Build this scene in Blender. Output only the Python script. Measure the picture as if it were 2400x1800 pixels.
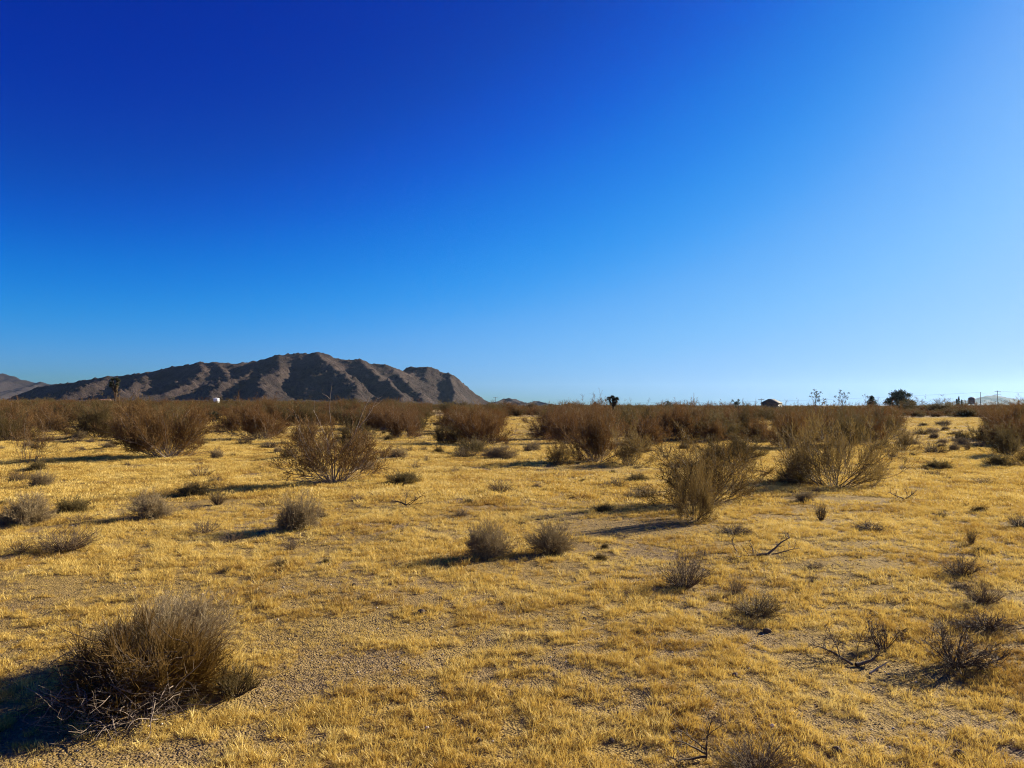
import bpy, math
import numpy as np
from mathutils import Vector

# ------------------------------------------------------------------ camera, sky, sun, exposure
scene = bpy.context.scene
for o in list(bpy.data.objects):
    bpy.data.objects.remove(o)
COL = scene.collection
R = math.radians
F = 1733.0                      # focal length of the photograph in its own pixels (2400 wide)
HORIZON = 950.0                 # row of the true horizon in the photograph
CAM_H = 2.2
PITCH = math.atan((HORIZON - 900.0) / F)
cam_d = bpy.data.cameras.new('camera')
cam_d.sensor_width = 36.0
cam_d.lens = 36.0 * F / 2400.0
cam_d.clip_start = 0.1
cam_d.clip_end = 60000.0
cam = bpy.data.objects.new('camera', cam_d)
COL.objects.link(cam)
cam.location = (0, 0, CAM_H)
cam.rotation_euler = (R(90) + PITCH, 0, 0)
scene.camera = cam

SUN_AZ = R(57.0)                # to the right of straight ahead
SUN_EL = R(19.5)
world = bpy.data.worlds.new('World')
scene.world = world
world.use_nodes = True
wn, wl = world.node_tree.nodes, world.node_tree.links
wn.clear()
wout = wn.new('ShaderNodeOutputWorld')
bg = wn.new('ShaderNodeBackground')
sky = wn.new('ShaderNodeTexSky')
sky.sky_type = 'NISHITA'
sky.sun_disc = False
sky.sun_elevation = SUN_EL
sky.sun_rotation = SUN_AZ
sky.altitude = 900.0
sky.air_density = 1.0
sky.dust_density = 1.05
sky.ozone_density = 3.0
# one tone curve for the whole sky: the deep saturated blue of the photograph's colour rendering
def vmath(op, a, fac):
    m = wn.new('ShaderNodeVectorMath'); m.operation = op
    wl.new(a, m.inputs[0]); m.inputs[1].default_value = (fac,) * 3
    return m.outputs[0]
cur = wn.new('ShaderNodeRGBCurve')
for ci, pts in enumerate(([(0, 0), (0.08, 0.0), (0.14, 0.004), (0.175, 0.02), (0.21, 0.052), (0.25, 0.10), (0.31, 0.15), (0.39, 0.20), (0.5, 0.25), (1, 0.33)],
                          [(0, 0), (0.11, 0.022), (0.15, 0.05), (0.24, 0.205), (0.29, 0.29), (0.42, 0.44), (0.55, 0.52), (1, 0.57)],
                          [(0, 0), (0.12, 0.17), (0.22, 0.36), (0.27, 0.45), (0.31, 0.60), (0.36, 0.74), (0.45, 0.87), (0.6, 0.95), (1, 1.0)])):
    c = cur.mapping.curves[ci]
    c.points[0].location = pts[0]; c.points[-1].location = pts[-1]
    for p in pts[1:-1]: c.points.new(*p)
cur.mapping.use_clip = True
cur.mapping.update()
wl.new(vmath('MULTIPLY', sky.outputs[0], 1 / 13.0), cur.inputs['Color'])
wl.new(vmath('MULTIPLY', cur.outputs[0], 6.03), bg.inputs['Color'])
bg.inputs['Strength'].default_value = 0.062
wl.new(bg.outputs[0], wout.inputs[0])

sun_d = bpy.data.lights.new('sun', 'SUN')
sun_d.energy = 5.0
sun_d.angle = R(0.53)
sun_d.color = (1.0, 0.885, 0.68)
sun = bpy.data.objects.new('sun', sun_d)
COL.objects.link(sun)
SUN_DIR = Vector((math.sin(SUN_AZ) * math.cos(SUN_EL), math.cos(SUN_AZ) * math.cos(SUN_EL), math.sin(SUN_EL)))
sun.rotation_euler = SUN_DIR.to_track_quat('Z', 'Y').to_euler()
sun.location = (40, 30, 40)

scene.view_settings.view_transform = 'Standard'
scene.view_settings.look = 'None'
scene.view_settings.exposure = 1.42
scene.view_settings.gamma = 1.0
scene.view_settings.use_curve_mapping = False
scene.render.engine = 'CYCLES'
scene.cycles.max_bounces = 6
scene.cycles.diffuse_bounces = 3
scene.cycles.glossy_bounces = 2
scene.cycles.transmission_bounces = 3
scene.cycles.volume_bounces = 0
scene.cycles.use_denoising = True
scene.cycles.denoiser = "OPENIMAGEDENOISE"
scene.cycles.denoising_prefilter = "NONE"
scene.cycles.filter_width = 1.1

# ------------------------------------------------------------------ helpers
def tag(o, label=None, cat=None, group=None, kind=None):
    if label: o['label'] = label
    if cat: o['category'] = cat
    if group: o['group'] = group
    if kind: o['kind'] = kind
    return o

def np_mesh(name, verts, faces):
    """verts (N,3); faces: list of (M,k) int arrays."""
    me = bpy.data.meshes.new(name)
    verts = np.asarray(verts, np.float32)
    me.vertices.add(len(verts))
    me.vertices.foreach_set('co', verts.ravel())
    faces = [np.asarray(f, np.int32) for f in faces if len(f)]
    tot = np.concatenate([np.full(len(f), f.shape[1], np.int32) for f in faces])
    idx = np.concatenate([f.ravel() for f in faces])
    start = np.concatenate([[0], np.cumsum(tot)[:-1]]).astype(np.int32)
    me.loops.add(len(idx))
    me.loops.foreach_set('vertex_index', idx)
    me.polygons.add(len(tot))
    me.polygons.foreach_set('loop_start', start)
    me.polygons.foreach_set('loop_total', tot)
    me.update(calc_edges=True)
    return me

class Geo:
    def __init__(s): s.v = []; s.f = []; s.n = 0
    def add(s, v, f):
        v = np.asarray(v, float).reshape(-1, 3)
        s.v.append(v)
        s.f.append(np.asarray(f, int) + s.n)
        s.n += len(v)
    def box(s, c, size, rz=0.0):
        c = np.array(c, float); h = np.array(size, float) / 2
        q = np.array([[x, y, z] for z in (-1, 1) for y in (-1, 1) for x in (-1, 1)], float) * h
        ca, sa = math.cos(rz), math.sin(rz)
        q = np.stack([q[:, 0] * ca - q[:, 1] * sa, q[:, 0] * sa + q[:, 1] * ca, q[:, 2]], 1) + c
        s.add(q, [[0, 2, 3, 1], [4, 5, 7, 6], [0, 1, 5, 4], [2, 6, 7, 3], [0, 4, 6, 2], [1, 3, 7, 5]])
    def mesh(s, name, mat=None, smooth=False):
        by = {}
        for f in s.f:
            by.setdefault(f.shape[1], []).append(f)
        me = np_mesh(name, np.concatenate(s.v), [np.concatenate(x) for x in by.values()])
        if mat: me.materials.append(mat)
        if smooth: me.polygons.foreach_set('use_smooth', np.ones(len(me.polygons), bool))
        return me
    def tris(s): return sum(len(f) * (f.shape[1] - 2) for f in s.f)

def norm(a):
    return a / np.maximum(np.linalg.norm(a, axis=-1, keepdims=True), 1e-9)

def grow(rng, start, d, length, steps, jit=0.1, up=0.0, grav=None):
    """Vectorised crooked polylines -> (N, steps+1, 3)."""
    n = len(start)
    p = np.array(start, float); d = norm(np.array(d, float))
    L = (np.asarray(length, float) / steps).reshape(-1, 1)
    out = [p.copy()]
    up = np.broadcast_to(np.asarray(up, float).reshape(-1, 1), (n, 1))
    for k in range(steps):
        d = norm(d + jit * rng.normal(size=(n, 3)) + up * np.array([[0, 0, 1.0]]))
        p = p + d * L
        out.append(p.copy())
    return np.stack(out, 1)

def tubes(geo, pts, r0, r1, sides=3, rng=None):
    n, s, _ = pts.shape
    if n == 0: return
    t = np.empty_like(pts)
    t[:, 1:-1] = pts[:, 2:] - pts[:, :-2]
    t[:, 0] = pts[:, 1] - pts[:, 0]
    t[:, -1] = pts[:, -1] - pts[:, -2]
    t = norm(t)
    if rng is not None: ref = norm(rng.normal(size=(n, 1, 3)))
    else: ref = np.array([[[0.31, 0.77, 0.55]]])
    a = norm(np.cross(t, np.broadcast_to(ref, t.shape)))
    b = np.cross(t, a)
    k = np.linspace(0, 1, s)[None, :]
    rad = np.asarray(r0, float).reshape(-1, 1) * (1 - k) + np.asarray(r1, float).reshape(-1, 1) * k
    rad = np.broadcast_to(rad, (n, s))
    if sides == 2:
        ring = np.stack([pts + a * rad[..., None], pts - a * rad[..., None]], 2)
    else:
        ang = np.arange(sides) * 2 * math.pi / sides
        ring = pts[:, :, None, :] + rad[:, :, None, None] * (a[:, :, None, :] * np.cos(ang)[None, None, :, None] + b[:, :, None, :] * np.sin(ang)[None, None, :, None])
    v = ring.reshape(-1, 3)
    base = (np.arange(n)[:, None, None] * s + np.arange(s - 1)[None, :, None]) * sides
    j = np.arange(1 if sides == 2 else sides)[None, None, :]
    j2 = (j + 1) % sides
    f = np.stack([base + j, base + j2, base + sides + j2, base + sides + j], -1).reshape(-1, 4)
    geo.add(v, f)

def sprout(rng, pts, k, tmin, tmax, amin, amax, up=0.0):
    """k children on every polyline -> start, dir, t, parent index."""
    n, s, _ = pts.shape
    par = np.repeat(np.arange(n), k)
    t = rng.uniform(tmin, tmax, n * k)
    x = t * (s - 1); i = np.minimum(x.astype(int), s - 2); fr = (x - i)[:, None]
    p0 = pts[par, i]; p1 = pts[par, i + 1]
    st = p0 * (1 - fr) + p1 * fr
    tan = norm(p1 - p0)
    perp = norm(np.cross(tan, rng.normal(size=tan.shape)))
    a = rng.uniform(amin, amax, n * k)[:, None]
    d = norm(tan * np.cos(a) + perp * np.sin(a) + np.array([[0, 0, up]]))
    return st, d, t, par

def leaves(geo, rng, pts, k, size, tmin=0.0):
    st, d, t, par = sprout(rng, pts, k, tmin, 1.0, 0.4, 1.2)
    n = len(st)
    w = norm(np.cross(d, rng.normal(size=(n, 3))))
    s = size * rng.uniform(0.6, 1.4, (n, 1))
    v = np.stack([st, st + d * s * 0.5 + w * s * 0.28, st + d * s, st + d * s * 0.5 - w * s * 0.28], 1).reshape(-1, 3)
    f = (np.arange(n)[:, None] * 4 + np.arange(4)[None, :])
    geo.add(v, f)

# lattice value noise
def vnoise(x, y, seed=0):
    x = np.asarray(x, float); y = np.asarray(y, float)
    xi = np.floor(x).astype(np.int64); yi = np.floor(y).astype(np.int64)
    xf = x - xi; yf = y - yi
    u = xf * xf * xf * (xf * (xf * 6 - 15) + 10); v = yf * yf * yf * (yf * (yf * 6 - 15) + 10)
    def h(a, b):
        k = (a * 374761393 + b * 668265263 + seed * 1442695041) & 0xffffffff
        k = ((k ^ (k >> 13)) * 1274126177) & 0xffffffff
        k = k ^ (k >> 16)
        return (k & 0xffff) / 32767.5 - 1.0
    return (h(xi, yi) * (1 - u) + h(xi + 1, yi) * u) * (1 - v) + (h(xi, yi + 1) * (1 - u) + h(xi + 1, yi + 1) * u) * v

def fbm(x, y, seed=0, octv=4, gain=0.5):
    s = 0; a = 1.0; tot = 0
    for k in range(octv):
        s = s + a * vnoise(x * 2 ** k + 17.3 * k, y * 2 ** k - 9.1 * k, seed + k)
        tot += a; a *= gain
    return s / tot

def sstep(a, b, x):
    t = np.clip((np.asarray(x, float) - a) / (b - a), 0, 1)
    return t * t * (3 - 2 * t)

def terrain(x, y):
    x = np.asarray(x, float); y = np.asarray(y, float)
    d = np.hypot(x, y)
    z = 0.05 * fbm(x / 1.6, y / 1.6, 3, 3) * sstep(60, 25, d) + 0.16 * fbm(x / 11.0, y / 11.0, 8, 3) * sstep(1.0, 8.0, d)
    az = np.arctan2(x, np.maximum(y, 1e-3))
    left = sstep(R(4), R(-18), az) * (y > 0)
    z = z + left * 0.007 * (np.clip(d, 30, 420) - 30)
    return z

def ray(px, py):
    v = Vector(((px - 1200.0) / F, (900.0 - py) / F, -1.0))
    v.rotate(cam.rotation_euler)
    return v

def ground(px, py):
    """Ground point seen at a photograph pixel."""
    v = ray(px, py)
    z = 0.0
    for _ in range(12):
        t = (z - CAM_H) / v.z
        x, y = v.x * t, v.y * t
        z = 0.5 * z + 0.5 * float(terrain(x, y))
    return x, y, float(terrain(x, y))

def at(px, dist):
    x = (px - 1200.0) / F * dist
    return x, dist, float(terrain(x, dist))

# ------------------------------------------------------------------ materials
def nt(name):
    m = bpy.data.materials.new(name); m.use_nodes = True
    n, l = m.node_tree.nodes, m.node_tree.links
    n.clear()
    out = n.new('ShaderNodeOutputMaterial')
    return m, n, l, out

def ramp(n, stops, interp='LINEAR'):
    r = n.new('ShaderNodeValToRGB'); r.color_ramp.interpolation = interp
    e = r.color_ramp.elements
    while len(e) > 1: e.remove(e[-1])
    e[0].position = stops[0][0]; e[0].color = (*stops[0][1], 1)
    for p, c in stops[1:]:
        k = e.new(p); k.color = (*c, 1)
    return r

def noise(n, l, vec, scale, detail=4, rough=0.55):
    t = n.new('ShaderNodeTexNoise'); t.inputs['Scale'].default_value = scale
    t.inputs['Detail'].default_value = detail; t.inputs['Roughness'].default_value = rough
    if vec is not None: l.new(vec, t.inputs['Vector'])
    return t

def plant_mat(name, c0, c1, c2, trans=0.0, rough=0.75, pscale=6.0):
    """Colour varies per plant (object random) and along the twigs (noise)."""
    m, n, l, out = nt(name)
    oi = n.new('ShaderNodeObjectInfo')
    tc = n.new('ShaderNodeTexCoord')
    nz = noise(n, l, tc.outputs['Object'], pscale, 3)
    mix = n.new('ShaderNodeMath'); mix.operation = 'MULTIPLY_ADD'
    l.new(oi.outputs['Random'], mix.inputs[0]); mix.inputs[1].default_value = 0.55
    sc = n.new('ShaderNodeMath'); sc.operation = 'MULTIPLY_ADD'
    l.new(nz.outputs['Fac'], sc.inputs[0]); sc.inputs[1].default_value = 1.3; sc.inputs[2].default_value = -0.42
    l.new(sc.outputs[0], mix.inputs[2])
    rp = ramp(n, [(0.0, c0), (0.5, c1), (1.0, c2)])
    l.new(mix.outputs[0], rp.inputs[0])
    b = n.new('ShaderNodeBsdfPrincipled')
    b.inputs['Roughness'].default_value = rough
    b.inputs['Specular IOR Level'].default_value = 0.25
    l.new(rp.outputs[0], b.inputs['Base Color'])
    if trans > 0:
        tr = n.new('ShaderNodeBsdfTranslucent'); l.new(rp.outputs[0], tr.inputs['Color'])
        ms = n.new('ShaderNodeMixShader'); ms.inputs[0].default_value = trans
        l.new(b.outputs[0], ms.inputs[1]); l.new(tr.outputs[0], ms.inputs[2]); l.new(ms.outputs[0], out.inputs['Surface'])
    else:
        l.new(b.outputs[0], out.inputs['Surface'])
    return m

M = {}
M['twig_brown'] = plant_mat('twig_brown', (0.10, 0.047, 0.013), (0.145, 0.072, 0.02), (0.17, 0.105, 0.034), 0.3)
M['twig_olive'] = plant_mat('twig_olive', (0.085, 0.055, 0.016), (0.115, 0.082, 0.026), (0.165, 0.125, 0.045), 0.3)
M['twig_tan'] = plant_mat('twig_tan', (0.10, 0.054, 0.011), (0.165, 0.095, 0.02), (0.235, 0.148, 0.036), 0.3, pscale=2.5)
M['twig_rust'] = plant_mat('twig_rust', (0.11, 0.066, 0.018), (0.155, 0.10, 0.029), (0.21, 0.148, 0.05), 0.35)
M['twig_grey'] = plant_mat('twig_grey', (0.17, 0.125, 0.06), (0.26, 0.195, 0.10), (0.36, 0.28, 0.155), 0.2)
M['stem_grey'] = plant_mat('stem_grey', (0.11, 0.08, 0.055), (0.17, 0.13, 0.095), (0.25, 0.19, 0.14))
M['stem_dark'] = plant_mat('stem_dark', (0.045, 0.03, 0.018), (0.07, 0.048, 0.03), (0.11, 0.075, 0.046))
M['dead_wood'] = plant_mat('dead_wood', (0.065, 0.041, 0.022), (0.11, 0.073, 0.04), (0.19, 0.135, 0.078), pscale=14)
M['pale_wood'] = plant_mat('pale_wood', (0.30, 0.22, 0.14), (0.38, 0.29, 0.19), (0.48, 0.38, 0.26), pscale=14)
M['leaf_dark'] = plant_mat('leaf_dark', (0.03, 0.044, 0.02), (0.05, 0.068, 0.03), (0.075, 0.098, 0.042), 0.2)
M['leaf_grey'] = plant_mat('leaf_grey', (0.05, 0.055, 0.03), (0.07, 0.075, 0.04), (0.1, 0.1, 0.055), 0.2)
M['yucca'] = plant_mat('yucca', (0.03, 0.035, 0.016), (0.05, 0.056, 0.026), (0.09, 0.095, 0.045), 0.1)

def grass_mat():
    m, n, l, out = nt('dry_grass')
    oi = n.new('ShaderNodeObjectInfo')
    ge = n.new('ShaderNodeNewGeometry')
    big = noise(n, l, ge.outputs['Position'], 0.55, 4)
    a = n.new('ShaderNodeMath'); a.operation = 'MULTIPLY_ADD'
    l.new(oi.outputs['Random'], a.inputs[0]); a.inputs[1].default_value = 0.5
    b_ = n.new('ShaderNodeMath'); b_.operation = 'MULTIPLY_ADD'
    l.new(big.outputs['Fac'], b_.inputs[0]); b_.inputs[1].default_value = 2.3; b_.inputs[2].default_value = -0.9
    fine = noise(n, l, ge.outputs['Position'], 4.5, 3)
    c_ = n.new('ShaderNodeMath'); c_.operation = 'MULTIPLY_ADD'
    l.new(fine.outputs['Fac'], c_.inputs[0]); c_.inputs[1].default_value = 1.1; l.new(b_.outputs[0], c_.inputs[2])
    b_.inputs[2].default_value = -1.45
    l.new(c_.outputs[0], a.inputs[2])
    rp = ramp(n, [(0.0, (0.33, 0.195, 0.04)), (0.35, (0.54, 0.367, 0.079)), (0.7, (0.64, 0.468, 0.122)), (1.0, (0.68, 0.525, 0.18))])
    l.new(a.outputs[0], rp.inputs[0])
    b = n.new('ShaderNodeBsdfPrincipled'); b.inputs['Roughness'].default_value = 0.6
    b.inputs['Specular IOR Level'].default_value = 0.3
    l.new(rp.outputs[0], b.inputs['Base Color'])
    tr = n.new('ShaderNodeBsdfTranslucent'); l.new(rp.outputs[0], tr.inputs['Color'])
    ms = n.new('ShaderNodeMixShader'); ms.inputs[0].default_value = 0.3
    l.new(b.outputs[0], ms.inputs[1]); l.new(tr.outputs[0], ms.inputs[2]); l.new(ms.outputs[0], out.inputs['Surface'])
    return m
M['grass'] = grass_mat()

def ground_mat():
    m, n, l, out = nt('desert_ground')
    ge = n.new('ShaderNodeNewGeometry'); P = ge.outputs['Position']
    n1 = noise(n, l, P, 0.35, 6, 0.6)
    n2 = noise(n, l, P, 9.0, 5, 0.65)
    vo = n.new('ShaderNodeTexVoronoi'); vo.inputs['Scale'].default_value = 55.0; l.new(P, vo.inputs['Vector'])
    dirt = ramp(n, [(0.25, (0.075, 0.049, 0.02)), (0.5, (0.14, 0.094, 0.042)), (0.75, (0.25, 0.175, 0.084))])
    l.new(n2.outputs['Fac'], dirt.inputs[0])
    peb = ramp(n, [(0.0, (0.14, 0.09, 0.04)), (0.5, (0.27, 0.185, 0.088)), (1.0, (0.46, 0.335, 0.18))])
    sepv = n.new('ShaderNodeSeparateColor'); l.new(vo.outputs['Color'], sepv.inputs[0]); l.new(sepv.outputs[0], peb.inputs[0])
    mx = n.new('ShaderNodeMix'); mx.data_type = 'RGBA'; mx.inputs[0].default_value = 0.55
    l.new(dirt.outputs[0], mx.inputs[6]); l.new(peb.outputs[0], mx.inputs[7])
    # thatch of last year's grass covering most of the soil
    th = ramp(n, [(0.36, (0, 0, 0)), (0.52, (1, 1, 1))]); l.new(n1.outputs['Fac'], th.inputs[0])
    n3 = noise(n, l, P, 30.0, 4, 0.7)
    straw = ramp(n, [(0.3, (0.15, 0.094, 0.023)), (0.7, (0.42, 0.29, 0.078))]); l.new(n3.outputs['Fac'], straw.inputs[0])
    mf = n.new('ShaderNodeMath'); mf.operation = 'MULTIPLY'; l.new(th.outputs[0], mf.inputs[0]); mf.inputs[1].default_value = 0.7
    mx2 = n.new('ShaderNodeMix'); mx2.data_type = 'RGBA'
    l.new(mf.outputs[0], mx2.inputs[0]); l.new(mx.outputs[2], mx2.inputs[6]); l.new(straw.outputs[0], mx2.inputs[7])
    b = n.new('ShaderNodeBsdfPrincipled'); b.inputs['Roughness'].default_value = 0.95
    b.inputs['Specular IOR Level'].default_value = 0.1
    l.new(mx2.outputs[2], b.inputs['Base Color'])
    bp = n.new('ShaderNodeBump'); bp.inputs['Strength'].default_value = 0.9; bp.inputs['Distance'].default_value = 0.012
    inv = n.new('ShaderNodeMath'); inv.operation = 'SUBTRACT'; inv.inputs[0].default_value = 1.0
    l.new(vo.outputs['Distance'], inv.inputs[1])
    l.new(inv.outputs[0], bp.inputs['Height'])
    bp2 = n.new('ShaderNodeBump'); bp2.inputs['Strength'].default_value = 0.8; bp2.inputs['Distance'].default_value = 0.05
    l.new(n2.outputs['Fac'], bp2.inputs['Height']); l.new(bp.outputs[0], bp2.inputs['Normal'])
    l.new(bp2.outputs[0], b.inputs['Normal'])
    l.new(b.outputs[0], out.inputs['Surface'])
    return m
M['ground'] = ground_mat()

def rock_mat(name, c0, c1, c2, s1=0.02, s2=0.25, bump=1.0, bdist=1.2):
    m, n, l, out = nt(name)
    ge = n.new('ShaderNodeNewGeometry'); P = ge.outputs['Position']
    a = noise(n, l, P, s1, 6, 0.62); b2 = noise(n, l, P, s2, 5, 0.7)
    ad = n.new('ShaderNodeMath'); ad.operation = 'MULTIPLY_ADD'
    l.new(b2.outputs['Fac'], ad.inputs[0]); ad.inputs[1].default_value = 0.7
    sh = n.new('ShaderNodeMath'); sh.operation = 'MULTIPLY_ADD'; l.new(a.outputs['Fac'], sh.inputs[0]); sh.inputs[1].default_value = 0.9; sh.inputs[2].default_value = -0.3
    l.new(sh.outputs[0], ad.inputs[2])
    rp = ramp(n, [(0.25, c0), (0.5, c1), (0.8, c2)]); l.new(ad.outputs[0], rp.inputs[0])
    b = n.new('ShaderNodeBsdfPrincipled'); b.inputs['Roughness'].default_value = 0.95; b.inputs['Specular IOR Level'].default_value = 0.1
    l.new(rp.outputs[0], b.inputs['Base Color'])
    bp = n.new('ShaderNodeBump'); bp.inputs['Strength'].default_value = bump; bp.inputs['Distance'].default_value = bdist
    l.new(b2.outputs['Fac'], bp.inputs['Height']); l.new(bp.outputs[0], b.inputs['Normal'])
    l.new(b.outputs[0], out.inputs['Surface'])
    return m
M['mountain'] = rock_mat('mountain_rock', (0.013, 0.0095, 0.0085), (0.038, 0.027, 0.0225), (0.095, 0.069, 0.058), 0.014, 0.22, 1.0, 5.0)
M['far_rock'] = rock_mat('far_rock', (0.02, 0.015, 0.0145), (0.036, 0.028, 0.026), (0.062, 0.049, 0.045), 0.004, 0.04, 0.6, 8.0)
M['stone'] = rock_mat('stone', (0.14, 0.094, 0.05), (0.24, 0.165, 0.09), (0.36, 0.26, 0.15), 8.0, 60.0, 0.6, 0.01)
M['stone_pale'] = rock_mat('stone_pale', (0.55, 0.48, 0.38), (0.66, 0.58, 0.47), (0.75, 0.68, 0.57), 8.0, 60.0, 0.5, 0.01)
M['stone_dark'] = rock_mat('stone_dark', (0.06, 0.042, 0.03), (0.1, 0.072, 0.05), (0.16, 0.12, 0.085), 8.0, 60.0, 0.6, 0.01)

def plain(name, col, rough=0.7, var=0.25, scale=3.0, metal=0.0):
    m, n, l, out = nt(name)
    ge = n.new('ShaderNodeNewGeometry')
    nz = noise(n, l, ge.outputs['Position'], scale, 5, 0.65)
    c = np.array(col)
    rp = ramp(n, [(0.3, tuple(c * (1 - var))), (0.7, tuple(np.minimum(c * (1 + var), 1)))]); l.new(nz.outputs['Fac'], rp.inputs[0])
    b = n.new('ShaderNodeBsdfPrincipled'); b.inputs['Roughness'].default_value = rough; b.inputs['Metallic'].default_value = metal
    l.new(rp.outputs[0], b.inputs['Base Color']); l.new(b.outputs[0], out.inputs['Surface'])
    return m
M['board'] = plain('weathered_board', (0.10, 0.085, 0.06), 0.85)
M['roofing'] = plain('roofing', (0.11, 0.10, 0.07), 0.8)
M['tank'] = plain('rusty_tank', (0.10, 0.075, 0.065), 0.7)
M['pole'] = plain('pole_wood', (0.07, 0.055, 0.045), 0.9)
M['white'] = plain('white_paint', (0.8, 0.8, 0.78), 0.5, 0.05)
M['glass'] = plain('dark_glass', (0.02, 0.025, 0.03), 0.1, 0.1)
M['redroof'] = plain('red_roof', (0.26, 0.13, 0.09), 0.8, 0.15)
M['wire'] = plain('wire', (0.05, 0.05, 0.055), 0.6, 0.05)
M['metal_grey'] = plain('grey_metal', (0.25, 0.26, 0.27), 0.5, 0.1)

# ------------------------------------------------------------------ the ground
def build_ground():
    front = np.linspace(R(-48), R(48), 560)
    rest = np.linspace(R(48), R(312), 90)[1:-1]
    ang = np.concatenate([front, rest])
    r = np.concatenate([np.linspace(0.4, 3.0, 12)[:-1], np.geomspace(3.0, 32.0, 200)[:-1], np.geomspace(32.0, 9000.0, 110)])
    A, RR = np.meshgrid(ang, r)
    x = RR * np.sin(A); y = RR * np.cos(A)
    z = terrain(x, y)
    na, nr = len(ang), len(r)
    v = np.concatenate([np.stack([x, y, z], -1).reshape(-1, 3), [[0, 0, float(terrain(0, 0))]]])
    i = np.arange(nr - 1)[:, None] * na; j = np.arange(na)[None, :]; j2 = (j + 1) % na
    q = np.stack([i + j, i + j2, i + na + j2, i + na + j], -1).reshape(-1, 4)[:, ::-1]
    c = len(v) - 1
    jj = np.arange(na)
    t = np.stack([np.full(na, c), (jj + 1) % na, jj], -1)
    me = np_mesh('ground', v, [q, t])
    me.materials.append(M['ground'])
    me.polygons.foreach_set('use_smooth', np.ones(len(me.polygons), bool))
    o = bpy.data.objects.new('ground', me); COL.objects.link(o)
    tag(o, 'sandy desert ground under the dry golden grass', None, None, 'structure')
build_ground()

# ------------------------------------------------------------------ mountains
def seg_ridge(X, Y, a, b, kx=1.0):
    """distance and parameter from points to segment a-b (xy)."""
    X = X * kx
    ax, ay = a[0] * kx, a[1]; bx, by = b[0] * kx, b[1]
    dx, dy = bx - ax, by - ay
    t = np.clip(((X - ax) * dx + (Y - ay) * dy) / (dx * dx + dy * dy), 0, 1)
    return np.hypot(X - ax - t * dx, Y - ay - t * dy), t

def ridge_field(X, Y, lines, slope, sharp=9.0):
    h = np.full(X.shape, 0.0)
    acc = np.zeros(X.shape)
    for ln in lines:
        pts, sl = ln[:2]; kx = ln[2] if len(ln) > 2 else 1.0
        best = np.full(X.shape, -1e9)
        for a, b in zip(pts[:-1], pts[1:]):
            d, t = seg_ridge(X, Y, a, b, kx)
            best = np.maximum(best, a[2] * (1 - t) + b[2] * t - (np.sqrt(d * d + 16.0) - 4.0) * sl)
        acc = np.maximum(acc, best) + 0.0
        h = h + np.exp(np.clip(best / sharp, -50, 60))
    return np.log1p(h) * sharp

D_M = 2200.0
def mp(px, py, dd=0.0):
    """silhouette pixel of the mountain at depth D_M + dd."""
    D = D_M + dd
    return ((px - 1200.0) / F * D, D, (HORIZON - py) / F * D + CAM_H)

def heightfield(name, x0, x1, y0, y1, nx, ny, hfun, mat, label, zsink=-6.0):
    xs = np.linspace(x0, x1, nx); ys = np.linspace(y0, y1, ny)
    X, Y = np.meshgrid(xs, ys)
    Z = hfun(X, Y)
    v = np.stack([X, Y, Z], -1).reshape(-1, 3)
    i = np.arange(ny - 1)[:, None] * nx; j = np.arange(nx - 1)[None, :]
    q = np.stack([i + j, i + j + 1, i + nx + j + 1, i + nx + j], -1).reshape(-1, 4)
    me = np_mesh(name, v, [q]); me.materials.append(mat)
    o = bpy.data.objects.new(name, me); COL.objects.link(o)
    tag(o, label, None, None, 'structure')
    return o

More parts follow.
